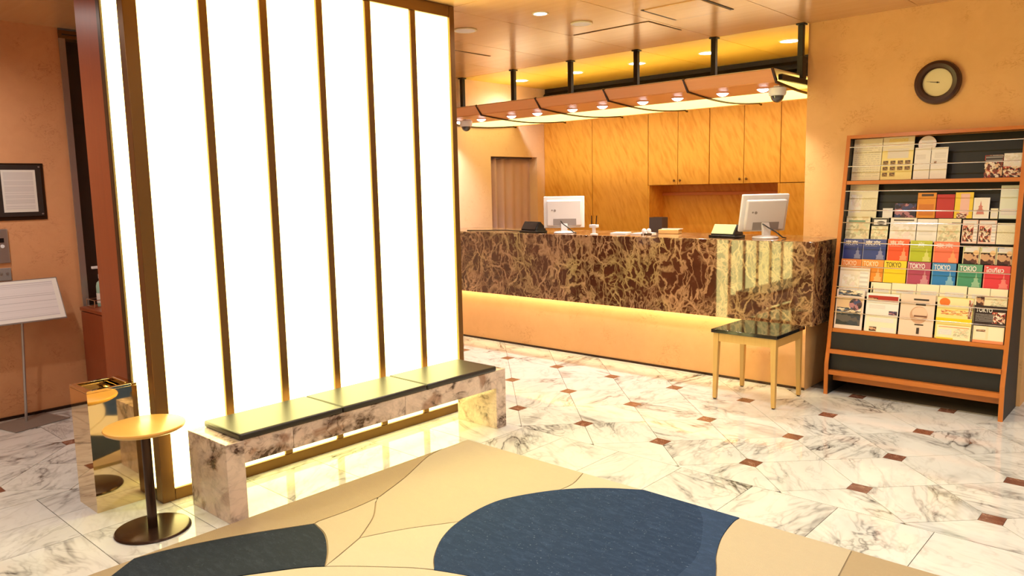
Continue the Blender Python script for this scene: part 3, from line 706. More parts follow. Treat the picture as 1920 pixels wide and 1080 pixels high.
# ================================================================== SIDE TABLE
t = thing('side_table', 'small ash side table with black glossy top in front of the counter', 'table', (0, 0, 0))
lx0, lx1, ly0, ly1 = 2.062, 2.515, -0.105, 0.345
obj('table_top', B(lx0-0.012, lx1+0.012, ly0-0.012, ly1+0.012, 0.478, 0.503), m_black, t, bev=0.003)
for x0, x1, y0, y1 in ((lx0+0.04, lx1-0.04, ly0+0.004, ly0+0.026), (lx0+0.04, lx1-0.04, ly1-0.026, ly1-0.004)):
    obj('apron', B(x0, x1, y0, y1, 0.418, 0.478), m_ash, t)
for x0, x1 in ((lx0+0.004, lx0+0.026), (lx1-0.026, lx1-0.004)):
    obj('apron', B(x0, x1, ly0+0.04, ly1-0.04, 0.418, 0.478), m_ash, t)
for sx in (0, 1):
    for sy in (0, 1):
        ox = lx0 if sx == 0 else lx1; oy = ly0 if sy == 0 else ly1
        dx = 1 if sx == 0 else -1; dy = 1 if sy == 0 else -1
        a, b = 0.040, 0.026
        vs = [(ox, oy, .478), (ox+dx*a, oy, .478), (ox+dx*a, oy+dy*a, .478), (ox, oy+dy*a, .478), (ox, oy, 0.008), (ox+dx*b, oy, 0.008), (ox+dx*b, oy+dy*b, 0.008), (ox, oy+dy*b, 0.008)]
        lg = obj('leg', MB().add(vs, [(0,1,2,3),(4,7,6,5),(0,4,5,1),(1,5,6,2),(2,6,7,3),(3,7,4,0)]), m_ash, t, bev=0.002)
        cx, cy = ox+dx*b/2, oy+dy*b/2
        obj('foot_pad', B(cx-0.009, cx+0.009, cy-0.009, cy+0.009, 0, 0.008), m_browniron, lg)

# ================================================================== ROUND STAND, BIN
t = thing('round_side_table', 'round side table with amber wooden top and dark disc base by the bench', 'table', (1.12, -3.61, 0))
obj('base', MB().lathe([(0, 0), (0.158, 0), (0.162, 0.004), (0.158, 0.011), (0.15, 0.013), (0, 0.014)], n=56), m_browniron, t, smooth=True)
obj('column', MB().lathe([(0, 0.013), (0.021, 0.013), (0.021, 0.462), (0, 0.462)], n=28), m_browniron, t, smooth=True)
obj('mount_plate', MB().lathe([(0, 0.462), (0.06, 0.462), (0.06, 0.4675), (0, 0.4675)], n=28), m_browniron, t, smooth=True)
obj('table_top', MB().lathe([(0, 0.468), (0.152, 0.468), (0.166, 0.476), (0.170, 0.484), (0.168, 0.490), (0.160, 0.493), (0, 0.493)], n=64), m_amber, t, smooth=True)
t = thing('waste_bin', 'square polished metal bin beside the round side table', 'bin', (0.617, -3.594, 0))
a = 0.114
obj('body', MB().box(-a, a, -a, -a+0.004, 0, 0.585).box(-a, a, a-0.004, a, 0, 0.585).box(-a, -a+0.004, -a+0.004, a-0.004, 0, 0.585).box(a-0.004, a, -a+0.004, a-0.004, 0, 0.585), m_mirror, t)
obj('rim', MB().box(-a, a, -a, -a+0.025, 0.586, 0.598).box(-a, a, a-0.025, a, 0.586, 0.598).box(-a, -a+0.025, -a+0.025, a-0.025, 0.586, 0.598).box(a-0.025, a, -a+0.025, a-0.025, 0.586, 0.598), m_mirror, t, bev=0.001)
obj('tray', B(-a+0.005, a-0.005, -a+0.005, a-0.005, 0.560, 0.566), m_mirror, t)
obj('tray_handle', MB().tube([(-0.08, 0.075, 0.602), (0.08, 0.075, 0.602)], 0.004), m_mirror, t)

# ================================================================== LEFT WALL: notice, intercom, sign stand, cabinet, sanitiser
m_type = printed_lines('notice_type', srgb(228, 222, 220), srgb(110, 100, 100), 34)
t = thing('framed_notice', 'dark framed white notice mounted on the terracotta wall', 'notice', (-1.449, 0, 0))
obj('acrylic_plate', B(0.0, 0.006, -3.53, -3.145, 1.36, 1.745), m_bronze_d, t, bev=0.002)
obj('frame', B(0.0065, 0.014, -3.50, -3.163, 1.385, 1.733), m_ink, t, bev=0.003)
obj('paper', B(0.0142, 0.0152, -3.405, -3.20, 1.415, 1.70), m_paper, t)
obj('printed_text', B(0.0153, 0.0156, -3.392, -3.215, 1.435, 1.685), m_type, t)
for y in (-3.175, -3.49):
    for z in (1.40, 1.72):
        obj('standoff', MB().tube([(0.014, y, z), (0.020, y, z)], 0.006, 12), m_steel, t)
t = thing('wall_intercom', 'brushed steel wall panel with black window under the framed notice', 'intercom', (-1.449, 0, 0))
obj('face_plate', B(0.0, 0.014, -3.62, -3.398, 1.075, 1.305), m_steel, t, bev=0.004)
obj('window', B(0.0142, 0.016, -3.50, -3.425, 1.215, 1.245), m_blackp, t, bev=0.002)
obj('button', MB().tube([(0.013, -3.437, 1.19), (0.018, -3.437, 1.19)], 0.012, 16), m_white, t, smooth=True)
t = thing('wall_switch_plate', 'small grey metal plate with buttons below the steel wall panel', 'switch', (-1.449, 0, 0))
obj('face_plate', B(0.0, 0.010, -3.55, -3.400, 0.955, 1.042), m_greyp, t, bev=0.003)
for y in (-3.425, -3.46): obj('button', MB().tube([(0.009, y, 1.005), (0.014, y, 1.005)], 0.007, 12), m_steel, t, smooth=True)

t = thing('sign_stand', 'white sign panel on a steel pole stand by the terracotta wall', 'sign', (-1.24, -3.43, 0))
obj('base_plate', B(-0.15, 0.15, -0.18, 0.18, 0, 0.006), m_slate, t, bev=0.001, rot=(0, 0, math.radians(14)))
obj('pole', MB().tube([(-0.05, -0.012, 0.006), (0.0, 0.01, 0.70)], 0.009, 14), m_steel, t, smooth=True)
def slope(u0, u1, v0, v1, d0, d1):
    # board hinged along y, rising away from the room: u along y, v up the slope
    ca, sa = math.cos(math.radians(28)), math.sin(math.radians(28))
    f = lambda u, v, d: (0.045-v*sa+d*ca, u, 0.688+v*ca+d*sa)
    vs = [f(u, v, d) for u in (u0, u1) for v in (v0, v1) for d in (d0, d1)]
    return MB().add(vs, [(0,1,3,2),(4,6,7,5),(0,4,5,1),(2,3,7,6),(0,2,6,4),(1,5,7,3)])
obj('panel', slope(-0.25, 0.272, 0.0, 0.31, -0.008, 0.0), m_steel, t, bev=0.002)
obj('sheet', slope(-0.243, 0.265, 0.008, 0.302, 0.0003, 0.0016), m_paper, t)
obj('printed_text', slope(-0.22, 0.235, 0.03, 0.285, 0.0018, 0.0021), printed_lines('sign_type', srgb(226, 220, 222), srgb(120, 112, 116), 19, 0.5), t)

t = thing('low_cabinet', 'low red wood cabinet in the gap beside the glowing wall', 'cabinet', (-1.43, -3.0, 0))
obj('body', B(0.01, 0.9, 0.02, 0.42, 0.0, 0.695), m_red, t)
obj('top', B(0.0, 0.91, 0.0, 0.425, 0.696, 0.722), m_red, t, bev=0.003)
for x0 in (0.012, 0.46): obj('door', B(x0, x0+0.435, 0.003, 0.019, 0.06, 0.69), m_red, t, bev=0.002)
t = thing('sanitizer_bottle', 'green pump bottle of hand sanitizer on the low red cabinet', 'bottle', (-1.30, -2.885, 0.7225))
obj('bottle', MB().lathe([(0, 0.0), (0.034, 0.0), (0.036, 0.01), (0.036, 0.15), (0.03, 0.175), (0.014, 0.19), (0.014, 0.205), (0, 0.205)], n=24), m_pump, t, smooth=True)
obj('label_band', MB().lathe([(0.0362, 0.03), (0.0372, 0.03), (0.0372, 0.10), (0.0362, 0.10)], n=24), m_paper, t, smooth=True)
pm = obj('pump_head', MB().lathe([(0, 0.205), (0.016, 0.205), (0.016, 0.235), (0.006, 0.24), (0.006, 0.28), (0, 0.28)], n=16), m_white, t, smooth=True)
obj('nozzle', B(-0.012, 0.012, -0.055, 0.012, 0.276, 0.294), m_white, pm, bev=0.003)
t = thing('wire_caddy', 'small wire tray around the sanitizer bottle', 'caddy', (-1.335, -2.90, 0.7225))
for z in (0.006, 0.055):
    obj('wire_ring', MB().tube([(-0.06, -0.06, z), (0.09, -0.06, z), (0.09, 0.07, z), (-0.06, 0.07, z), (-0.06, -0.06, z)], 0.003, 6), m_chrome, t)
for x, y in ((-0.06, -0.06), (0.09, -0.06), (0.09, 0.07), (-0.06, 0.07)):
    obj('wire_post', MB().tube([(x, y, 0.0), (x, y, 0.058)], 0.003, 6), m_chrome, t)

# ================================================================== CLOCK
t = thing('wall_clock', 'round wall clock with wide dark ring on the orange wall', 'clock', (3.153, 0.949, 2.156))
obj('ring', MB().lathe([(0.092, 0.0), (0.143, 0.0), (0.146, 0.012), (0.140, 0.036), (0.122, 0.046), (0.101, 0.042), (0.092, 0.030)], n=64, axis='y'), m_clockring, t, smooth=True)
obj('face', MB().lathe([(0, 0.018), (0.092, 0.018), (0.092, 0.002), (0, 0.002)], n=64, axis='y'), plain('clock_face', srgb(238, 224, 180), 0.45), t)
def hand(ang, L, wd, dep):
    c, s = math.cos(ang), math.sin(ang)
    f = lambda u, v: (u*c-v*s, u*s+v*c)
    q = [f(-0.012, -wd), f(L, -wd*0.5), f(L, wd*0.5), f(-0.012, wd)]
    return MB().add([(x, -dep, z) for x, z in q]+[(x, -dep-0.0015, z) for x, z in q], [(0,1,2,3),(7,6,5,4),(0,4,5,1),(1,5,6,2),(2,6,7,3),(3,7,4,0)])
obj('hour_hand', hand(math.radians(172), 0.045, 0.003, 0.0185), m_ink, t)
obj('minute_hand', hand(math.radians(170), 0.07, 0.0014, 0.0205), m_greyp, t)
obj('pivot', MB().lathe([(0, 0.0245), (0.005, 0.0245), (0.005, 0.018), (0, 0.018)], n=16, axis='y'), m_ink, t)

# ================================================================== BROCHURE RACK
SL = 0.18; TH = math.atan(SL)
def yf(z): return 0.50 if z < 0.30 else 0.53+SL*(z-0.33)
RX0, RX1 = 2.616, 3.716
rk = thing('brochure_rack', 'tall wood edged black brochure rack against the orange wall', 'rack', (0, 0, 0))
front = [(0.497, 0.0), (0.497, 0.22), (yf(0.36)-0.002, 0.36), (yf(1.83), 1.83)]
for x0, x1 in ((RX0, RX0+0.026), (RX1-0.026, RX1)):
    xs0, xs1 = x0+0.001, x1-0.001
    sd = obj('side_panel', MB().extrude([(p[0]+0.012, p[1]) for p in front] + [(0.93, 1.83), (0.93, 0.0)], 0, xs0, xs1), m_blackpanel, rk)
    obj('edge_strip', MB().extrude(front + [(p[0]+0.0118, p[1]) for p in front[::-1]], 0, x0, x1), m_rackwood, sd)
ix0, ix1 = RX0+0.027, RX1-0.027
def board(name, z0, z1, y0, y1, mat, tilt=True):
    if tilt: pr_ = [(y0, z0), (y0+SL*(z1-z0), z1), (y1, z1), (y1, z0)]
    else: pr_ = [(y0, z0), (y0, z1), (y1, z1), (y1, z0)]
    return obj(name, MB().extrude(pr_, 0, ix0, ix1), mat, rk)
board('top_rail', 1.806, 1.829, yf(1.806), 0.93, m_rackwood_x)
board('shelf', 1.482, 1.508, yf(1.482)+0.004, yf(1.5)+0.125, m_rackwood_x)
board('shelf', 0.446, 0.472, yf(0.446)+0.004, yf(0.46)+0.125, m_rackwood_x)
board('lower_rail', 0.297, 0.325, 0.512, 0.540, m_rackwood_x, False)
board('lower_rail', 0.145, 0.176, 0.505, 0.540, m_rackwood_x, False)
board('kick_board', 0.085, 0.1445, 0.60, 0.62, m_rackwood_x, False)
obj('lower_back', B(ix0, ix1, 0.541, 0.553, 0.145, 0.445), m_blackpanel, rk)
obj('back_panel', MB().extrude([(yf(0.473)+0.126, 0.473), (yf(1.80)+0.126, 1.80), (yf(1.80)+0.136, 1.80), (yf(0.473)+0.136, 0.473)], 0, ix0, ix1), m_blackpanel, rk)
def ledge(z, d):
    obj('ledge', MB().extrude([(yf(z)+d-0.004, z-0.006), (yf(z)+d-0.004, z-0.001), (yf(z)+0.125, z-0.001), (yf(z)+0.125, z-0.006)], 0, ix0, ix1), m_blackpanel, rk)
ROWZ = {1: 1.511, 2: 1.247, 3: 1.086, 4: 0.957, 5: 0.808, 6: 0.705}
for r, d in ((2, 0.085), (3, 0.070), (4, 0.060), (5, 0.045), (6, 0.030)): ledge(ROWZ[r], d)
for z in (1.745, 1.610, 1.436, 1.300, 1.215, 1.074, 0.911, 0.764, 0.690, 0.588):
    obj('retaining_rod', MB().tube([(ix0, yf(z)+0.0015, z), (ix1, yf(z)+0.0015, z)], 0.0035 if z > 0.65 else 0.0022, 8), m_chrome, rk, smooth=True)

# ---- brochures, each a thing standing in the rack
cachem = {}
def inkmat(c, rough=0.38):
    k = tuple(round(x, 3) for x in c)
    if k not in cachem: cachem[k] = plain('print_%d' % len(cachem), c, rough)
    return cachem[k]
def fontmesh(txt, name):
    cu = bpy.data.curves.new('lettering', 'FONT'); cu.body = txt; cu.align_x = 'LEFT'; cu.resolution_u = 3; cu.offset = 0.022
    o = bpy.data.objects.new('lettering', cu); COL.objects.link(o)
    dg = bpy.context.evaluated_depsgraph_get(); me = bpy.data.meshes.new_from_object(o.evaluated_get(dg))
    bpy.data.objects.remove(o); bpy.data.curves.remove(cu); me.name = name
    return me
EMB = [(0, 0), (.08, .18), (0.0, .30), (.22, .34), (.30, .52), (.20, .56), (.40, .66), (.44, .82), (.5, 1.0), (.56, .82), (.60, .66), (.80, .56), (.70, .52), (.78, .34), (1.0, .30), (.92, .18), (1.0, 0)]
def brochure(label, d, x0, x1, zb, zt, base, prints=(), th=0.004, group=None, name='brochure'):
    x0 = max(x0, ix0+0.003); x1 = min(x1, ix1-0.003)
    W = x1-x0; Hh = (zt-zb)/math.cos(TH)
    o = obj(name, B(-W/2, W/2, -th, 0, 0, Hh), base if not isinstance(base, tuple) else inkmat(base), loc=((x0+x1)/2, yf(zb)+d, zb+0.0005), rot=(-TH, 0, 0))
    tag(o, label, 'brochure' if name == 'brochure' else name.replace('_', ' '), group)
    lvl = 0
    for pz in prints:
        kind, a0, a1, b0, b1, c = pz[:6]; lvl += 1
        X0, X1, Z0, Z1 = -W/2+a0*W, -W/2+a1*W, b0*Hh, b1*Hh
        y = -th-0.0003*lvl
        mt = c if not isinstance(c, tuple) else inkmat(c)
        if kind in ('band', 'lines', 'photo', 'card'):
            obj('printed_'+kind, B(X0, X1, y, y+0.00025, Z0, Z1), mt, o)
        elif kind == 'emblem':
            pts = [(X0+u*(X1-X0), Z0+v*(Z1-Z0)) for u, v in EMB]
            obj('printed_emblem', MB().extrude(pts, 1, y, y+0.00025), mt, o)
        elif kind == 'round':
            n = 28; rx, rz = (X1-X0)/2, (Z1-Z0)/2
            pts = [((X0+X1)/2+rx*math.cos(2*math.pi*i/n), (Z0+Z1)/2+rz*math.sin(2*math.pi*i/n)) for i in range(n)]
            obj('printed_disc', MB().extrude(pts, 1, y, y+0.00025), mt, o)
        elif kind == 'title':
            me = fontmesh(pz[6], 'printed_title'); xs = [v.co.x for v in me.vertices]; zs_ = [v.co.y for v in me.vertices]
            if not xs: continue
            sx, sz = (X1-X0)/(max(xs)-min(xs)), (Z1-Z0)/(max(zs_)-min(zs_))
            mx, mz = min(xs), min(zs_)
            for v in me.vertices: v.co = Vector((X0+(v.co.x-mx)*sx, y, Z0+(v.co.y-mz)*sz))
            me.materials.clear(); me.materials.append(mt); link('printed_title', me, o)
    return o
CR = srgb(238, 228, 196); CRY = srgb(244, 226, 150); WH = srgb(240, 234, 228); GR = srgb(150, 140, 128); DK = srgb(40, 34, 32)
L_cr = printed_lines('lines_cream', CR, GR, 16); L_wh = printed_lines('lines_white', WH, GR, 12); L_sm = printed_lines('lines_small', WH, srgb(120, 110, 104), 5, 0.7)
L_dk = printed_lines('lines_dark', srgb(52, 36, 32), WH, 6, 0.65); L_yl = printed_lines('lines_gold', CRY, srgb(150, 110, 50), 9)
P_food = printed_photo('photo_food', [srgb(60, 24, 20), srgb(230, 190, 150), srgb(188, 70, 54), srgb(242, 226, 206), srgb(120, 60, 44)], 7.0)
P_town = printed_photo('photo_town', [srgb(40, 48, 70), srgb(226, 204, 170), srgb(108, 84, 70), srgb(240, 228, 206), srgb(86, 100, 130)], 5.0)
P_night = printed_photo('photo_night', [srgb(40, 34, 52), srgb(86, 50, 66), srgb(60, 66, 110), srgb(180, 120, 130)], 4.0)
P_dark = printed_photo('photo_dark', [srgb(36, 20, 18), srgb(92, 50, 40), srgb(60, 30, 24), srgb(206, 160, 120)], 3.0)
P_map = printed_photo('photo_map', [CR, srgb(214, 214, 176), CR, srgb(226, 206, 168), srgb(196, 186, 150)], 6.0)
P_pale = printed_photo('photo_pale', [WH, srgb(236, 220, 214), srgb(226, 216, 200), srgb(240, 232, 220)], 5.0)
T1, T2, T3 = 'leaflets on the top shelf of the rack', 'leaflets on the second tier of the rack', 'map leaflets on the third tier of the rack'
T4, T5, T6, T7 = 'city guides on the fourth tier of the rack', 'city guides on the fifth tier of the rack', 'cream leaflets on the sixth tier of the rack', 'large flyers on the bottom shelf of the rack'
z1 = ROWZ[1]-0.002
brochure('large cream flyer at the left end of the top shelf', .085, 2.645, 2.838, z1, 1.800, CR, (('lines', .06, .94, .08, .9, L_cr),), group=T1)
m_ph = printed_photo('photo_tiny', [srgb(120, 84, 40), srgb(80, 60, 36), srgb(180, 140, 70)], 6.0)
pp = [('band', 0, 1, 0, .68, CRY), ('lines', .2, .8, .88, .96, L_yl), ('band', .18, .85, .5, .72, srgb(226, 218, 206))]
for rr, nn in ((.36, 4), (.22, 4), (.08, 2)):
    for q in range(nn): pp.append(('photo', .06+q*.235, .06+q*.235+.16, rr, rr+.085, m_ph))
brochure('yellow cream flyer printed with a grid of tiny photos', .085, 2.842, 3.044, z1, 1.803, CR, pp, group=T1)
brochure('plain white leaflet below the round white tag', .075, 3.056, 3.155, z1, 1.722, WH, (('lines', .1, .7, .62, .78, L_sm), ('band', 0, 1, .475, .48, GR)), group=T1)
brochure('white leaflet to the right of the one below the round tag', .075, 3.159, 3.259, z1, 1.718, WH, (('lines', .2, .9, .66, .84, L_sm), ('lines', .1, .9, .50, .62, L_sm), ('photo', .2, .35, .5, .56, P_dark)), group=T1)
bt = obj('round_tag', MB().lathe([(0, 0.004), (0.055, 0.004), (0.056, 0.002), (0.055, 0.0), (0, 0.0)], n=40, axis='y'), inkmat(srgb(236, 224, 222)), loc=(3.126, yf(1.745)+0.081, 1.745), rot=(-TH, 0, 0))
tag(bt, 'round white tag standing above the leaflets on the top shelf', 'tag')
obj('printed_lines', B(-0.034, 0.034, -0.0047, -0.0042, -0.03, 0.03), L_sm, bt)
obj('stem', B(-0.003, 0.003, 0.0005, 0.003, -0.230, -0.05), m_paper, bt)
brochure('small flyer with white block heading over a food photo', .085, 3.475, 3.576, z1, 1.654, srgb(60, 40, 44), (('photo', 0, 1, 0, .98, P_food), ('lines', .04, .98, .68, .96, printed_lines('lines_heading', srgb(60, 54, 54), WH, 2, 0.9))), group=T1)
brochure('small pale photo flyer at the right end of the top shelf', .085, 3.580, 3.680, z1, 1.660, WH, (('photo', 0, 1, 0, .45, P_food), ('photo', 0, 1, .45, 1, P_pale)), group=T1)
z2 = ROWZ[2]
brochure('large cream sheet at the left end of the second tier', .09, 2.645, 2.838, z2, 1.478, CR, (('lines', .05, .95, .80, .94, L_cr), ('lines', .5, .95, .2, .62, L_cr), ('photo', .05, .45, .15, .7, P_pale)), group=T2)
brochure('small white tab card beside the large cream sheet', .09, 2.880, 2.945, z2, 1.312, WH, (('lines', .15, .85, .55, .85, L_sm),), group=T2)
brochure('dusky blue and pink photo card on the second tier', .09, 2.958, 3.092, z2, 1.345, P_night, (('photo', 0, 1, 0, 1, P_night),), group=T2)
brochure('plain orange card beside the red card', .09, 3.097, 3.211, z2, 1.416, srgb(226, 146, 40), (('band', .1, .9, .1, .55, srgb(206, 120, 34)), ('band', .2, .85, .86, .95, srgb(70, 52, 36))), group=T2)
brochure('plain red card on the second tier', .09, 3.216, 3.321, z2, 1.404, srgb(190, 44, 36), (), group=T2)
brochure('yellow card with pink centre on the second tier', .09, 3.325, 3.430, z2, 1.416, srgb(240, 204, 60), (('band', .3, .8, .12, .95, srgb(238, 190, 176)), ('photo', .15, .7, 0, .2, P_food)), group=T2)
brochure('white framed pale card with a tree drawing', .085, 3.435, 3.525, z2, 1.381, WH, (('band', .1, .9, .08, .92, srgb(240, 232, 216)), ('emblem', .2, .7, .2, .85, srgb(206, 128, 112))), group=T2)
brochure('tiny cream card next to the tall pale sheet', .085, 3.534, 3.575, z2, 1.312, CR, (('lines', .1, .9, .1, .6, L_sm),), group=T2)
brochure('tall pale green sheet at the right end of the second tier', .09, 3.580, 3.682, z2, 1.457, srgb(228, 230, 212), (('lines', .1, .9, .1, .3, L_sm),), group=T2)
z3 = ROWZ[3]
brochure('cream and green map leaflet at the left end of the third tier', .075, 2.645, 2.808, z3, 1.255, CR, (('photo', 0, 1, 0, 1, P_map), ('band', .1, .8, .76, .84, srgb(132, 160, 130))), group=T3)
brochure('cream leaflet with a black framed heading', .070, 2.822, 2.931, z3, 1.247, CR, (('photo', 0, 1, 0, .62, P_map), ('band', 0, 1, .64, .98, srgb(62, 56, 50)), ('band', .12, .88, .70, .92, WH), ('round', .3, .8, .7, .86, srgb(90, 84, 80))), group=T3)
brochure('white map leaflet with a dark rule, left of three', .075, 2.943, 3.108, z3, 1.249, WH, (('photo', .04, .96, 0, .72, P_pale), ('band', .12, .9, .86, .92, srgb(96, 88, 78))), group=T3)
brochure('plain white map leaflet, middle of three', .075, 3.113, 3.236, z3, 1.241, WH, (('lines', .1, .8, .3, .5, L_sm), ('band', 0, 1, .70, .715, GR)), group=T3)
brochure('cream map leaflet, right of three', .075, 3.240, 3.375, z3, 1.244, CR, (('photo', .05, .95, 0, .7, P_map), ('band', .6, 1, .8, .86, srgb(170, 160, 140))), group=T3)
brochure('pink food flyer nearest the three map leaflets', .075, 3.385, 3.473, z3, 1.238, srgb(240, 206, 190), (('photo', .05, .72, .08, .75, P_food), ('lines', .74, .97, .1, .8, L_sm), ('lines', .05, .9, .82, .96, L_sm)), group=T3)
brochure('pink food flyer nearest the plain cream leaflet', .075, 3.479, 3.577, z3, 1.236, srgb(240, 206, 190), (('photo', .05, .7, .08, .75, P_food), ('lines', .74, .97, .1, .8, L_sm), ('lines', .05, .9, .82, .96, L_sm)), group=T3)
brochure('plain cream leaflet at the right end of the third tier', .075, 3.581, 3.680, z3, 1.220, CR, (('lines', .1, .9, .1, .7, L_cr),), group=T3)
z4 = ROWZ[4]
def guide(label, d, x0, x1, zb, zt, c, light, title, ink, grp, tz=(.70, .93), tw=(.08, .76), emblem=True):
    pr_ = [('band', 0, 1, .64, 1, tuple(0.75*a+0.25*b for a, b in zip(c[:3], light[:3]))+(1,)), ('band', 0, .04, 0, 1, light)]
    if emblem: pr_.append(('emblem', .60, .95, .02, .66, light))
    pr_.append(('title', tw[0], tw[1], tz[0], tz[1], ink, title))
    pr_.append(('lines', .10, .62, .63, .67, printed_lines('lines_sub', tuple(0.75*a+0.25*b for a, b in zip(c[:3], light[:3]))+(1,), WH, 1, 0.95)))
    return brochure(label, d, x0, x1, zb, zt, c, pr_, group=grp)
KJ = '\u6771\u4eac'
guide('navy blue city guide at the left end of the fourth tier', .06, 2.645, 2.777, z4, 1.097, srgb(36, 52, 128), srgb(128, 130, 170), KJ, WH, T4)
guide('navy blue city guide beside the orange red one', .06, 2.781, 2.933, z4, 1.099, srgb(44, 62, 134), srgb(134, 136, 176), KJ, WH, T4)
guide('orange red city guide on the fourth tier', .06, 2.943, 3.079, z4, 1.104, srgb(240, 84, 40), srgb(248, 158, 110), KJ, srgb(250, 214, 190), T4)
guide('lime green city guide on the fourth tier', .06, 3.086, 3.221, z4, 1.097, srgb(182, 192, 36), srgb(216, 216, 116), '\u4eac', srgb(240, 240, 190), T4, tw=(.35, .65))
guide('salmon orange city guide on the fourth tier', .06, 3.231, 3.382, z4, 1.094, srgb(240, 116, 84), srgb(246, 160, 104), KJ, srgb(252, 218, 200), T4)
def snack(label, x0, x1, c):
    brochure(label, .06, x0, x1, z4, 1.068, srgb(226, 214, 170), (('band', .05, .45, .74, .98, c), ('lines', .1, .9, .70, .95, L_sm), ('photo', .06, .96, 0, .66, P_dark), ('round', .62, .98, .5, .8, srgb(240, 200, 150))), group=T4)
snack('dark food card with green heading beside the gap', 3.405, 3.499, srgb(150, 180, 80))
snack('dark food card with green heading, middle of three', 3.502, 3.591, srgb(170, 190, 100))
snack('dark food card with blue heading by the rack edge', 3.594, 3.682, srgb(60, 120, 180))
z5 = ROWZ[5]
guide('orange city guide half hidden behind the white map card', .045, 2.648, 2.785, z5, 0.957, srgb(226, 120, 40), srgb(244, 170, 110), 'TOKYO', srgb(250, 214, 180), T5)
guide('orange city guide between the white map card and the yellow guide', .045, 2.788, 2.933, z5, 0.958, srgb(230, 138, 36), srgb(244, 182, 110), 'TOKYO', srgb(250, 222, 180), T5)
guide('yellow city guide with dark lettering', .045, 2.937, 3.079, z5, 0.958, srgb(244, 208, 20), srgb(246, 222, 90), 'TOKYO', srgb(110, 96, 20), T5, emblem=False)
guide('plum city guide with white lettering', .045, 3.086, 3.227, z5, 0.956, srgb(176, 66, 96), srgb(206, 140, 150), 'TOKYO', WH, T5)
guide('bright blue city guide with white lettering', .045, 3.237, 3.378, z5, 0.955, srgb(36, 124, 192), srgb(128, 180, 206), 'TOKYO', WH, T5)
guide('green city guide with white lettering', .045, 3.388, 3.527, z5, 0.955, srgb(66, 146, 110), srgb(150, 192, 156), 'TOKIO', WH, T5)
guide('crimson city guide at the right end of the fifth tier', .045, 3.536, 3.680, z5, 0.954, srgb(224, 56, 66), srgb(238, 130, 120), '\u0e42\u0e15\u0e40\u0e01\u0e35\u0e22\u0e27', WH, T5)
brochure('wide white map card in front of the orange guides',   .037, 2.648, 2.851, ROWZ[6], 0.898, srgb(236, 222, 206), (('photo', .1, .65, .15, .75, P_pale), ('lines', .68, .95, .1, .9, L_sm)), group=T5)
z6 = ROWZ[6]
for lab, x0, x1, zt, ht in (('cream leaflet with a small dark tower mark, below the orange guides', 2.868, 2.999, .806, 1), ('cream leaflet below the yellow city guide', 3.003, 3.156, .809, 0), ('cream leaflet below the plum city guide', 3.159, 3.294, .813, 0),
                            ('cream leaflet below the bright blue city guide', 3.297, 3.455, .815, 0), ('cream leaflet below the green city guide', 3.461, 3.583, .811, 0), ('cream leaflet below the crimson city guide', 3.586, 3.680, .810, 0)):
    pr_ = [('lines', .2, .9, .35, .6, L_sm)]
    if ht: pr_.append(('emblem', .04, .14, .3, .95, srgb(70, 60, 54)))
    brochure(lab, .030, x0, x1, z6, zt, srgb(244, 234, 200), pr_, group=T6)
z7 = 0.4725
brochure('flyer of coastal photos at the left end of the bottom shelf', .016, 2.648, 2.837, z7, 0.747, srgb(238, 216, 204), (('photo', .06, .92, .84, .98, P_town), ('band', .02, .95, .3, .78, srgb(226, 190, 150)), ('photo', .05, .92, .38, .54, P_town), ('round', .48, .94, .48, .78, P_night), ('photo', .05, .92, .10, .38, printed_photo('photo_boat', [srgb(34, 40, 58), srgb(52, 54, 70), srgb(30, 34, 50), srgb(90, 80, 80)], 3.0))), group=T7)
brochure('white flyer with a red photo strip', .024, 2.850, 3.060, z7, 0.733, WH, (('band', .05, .97, .80, .94, srgb(176, 36, 28)), ('photo', .05, .35, .80, .88, P_dark), ('lines', .1, .6, .60, .70, L_sm), ('photo', .72, .97, .46, .56, P_night)), group=T7)
brochure('short white leaflet in front of the flyer with the red strip', .014, 2.862, 3.060, z7, 0.586, srgb(240, 230, 200), (('photo', .12, .36, .04, .30, P_dark), ('lines', .5, .95, .05, .3, L_sm), ('lines', .1, .9, .6, .85, L_sm)), group=T7)
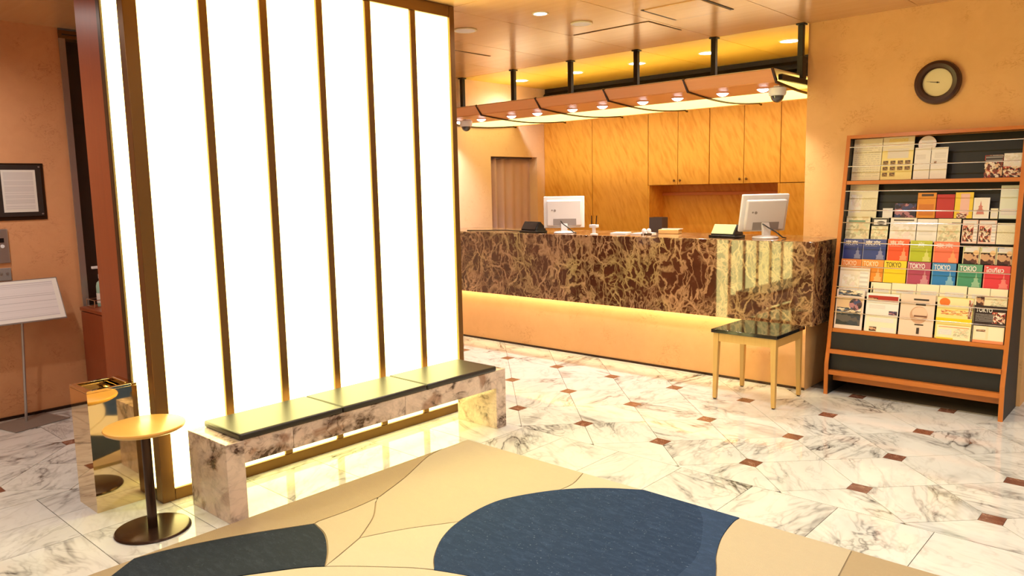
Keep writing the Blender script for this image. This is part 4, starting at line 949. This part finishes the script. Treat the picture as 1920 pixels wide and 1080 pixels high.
brochure('pale flyer with one large lantern figure', .016, 3.073, 3.282, z7, 0.744, srgb(236, 208, 186), (('round', .30, .82, .30, .72, srgb(206, 160, 128)), ('round', .36, .80, .42, .70, srgb(230, 196, 168)), ('band', .42, .80, .46, .50, srgb(120, 76, 58)), ('band', .45, .74, .74, .78, srgb(56, 40, 34)), ('band', .38, .82, .86, .90, srgb(50, 38, 34)), ('band', .46, .72, .26, .29, srgb(56, 40, 34)), ('band', .53, .61, .05, .20, srgb(60, 46, 40))), group=T7)
brochure('yellow flyer with an orange sun and a row of red figures', .024, 3.293, 3.500, z7, 0.740, srgb(246, 226, 140), (('band', .0, 1, .74, .98, srgb(246, 232, 176)), ('round', .06, .36, .78, .98, srgb(236, 120, 40)), ('photo', .12, .88, .58, .70, printed_photo('photo_figures', [srgb(246, 226, 160), srgb(200, 90, 50), srgb(246, 226, 160), srgb(240, 180, 90)], 9.0)), ('band', 0, 1, .40, .50, srgb(244, 212, 20)), ('photo', .88, .98, .52, .96, P_food)), group=T7)
brochure('short cream leaflet in front of the yellow flyer', .014, 3.306, 3.500, z7, 0.562, srgb(246, 232, 190), (('band', 0, .5, 0, .12, srgb(240, 206, 60)), ('photo', .5, .95, .2, .8, P_map), ('lines', .05, .45, .3, .7, L_sm), ('band', .05, .95, .85, .90, srgb(226, 140, 90))), group=T7)
brochure('cream leaflet with small dark photos behind the black flyer', .024, 3.505, 3.682, z7, 0.765, srgb(242, 228, 190), (('photo', .05, .3, .78, .97, P_dark), ('photo', .5, .95, .76, .94, P_map)), group=T7)
brochure('black flyer with white lettering and a red dish photo', .018, 3.508, 3.682, z7, 0.704, srgb(44, 28, 26), (('photo', .58, .99, .54, .84, P_food), ('title', .06, .58, .82, .93, WH, 'TOKYO'), ('lines', .06, .62, .56, .78, L_dk), ('band', .5, 1, .44, .52, srgb(70, 66, 66))), group=T7)
brochure('pale leaflet with white tabs at the bottom right corner of the rack', .012, 3.514, 3.682, z7, 0.577, srgb(244, 222, 180), (('band', .0, 1, 0, .16, srgb(236, 140, 90)), ('band', .08, .42, .25, .95, srgb(242, 228, 196)), ('photo', .1, .4, .66, .78, P_dark), ('band', .50, .96, .2, .95, srgb(244, 234, 200))), group=T7)
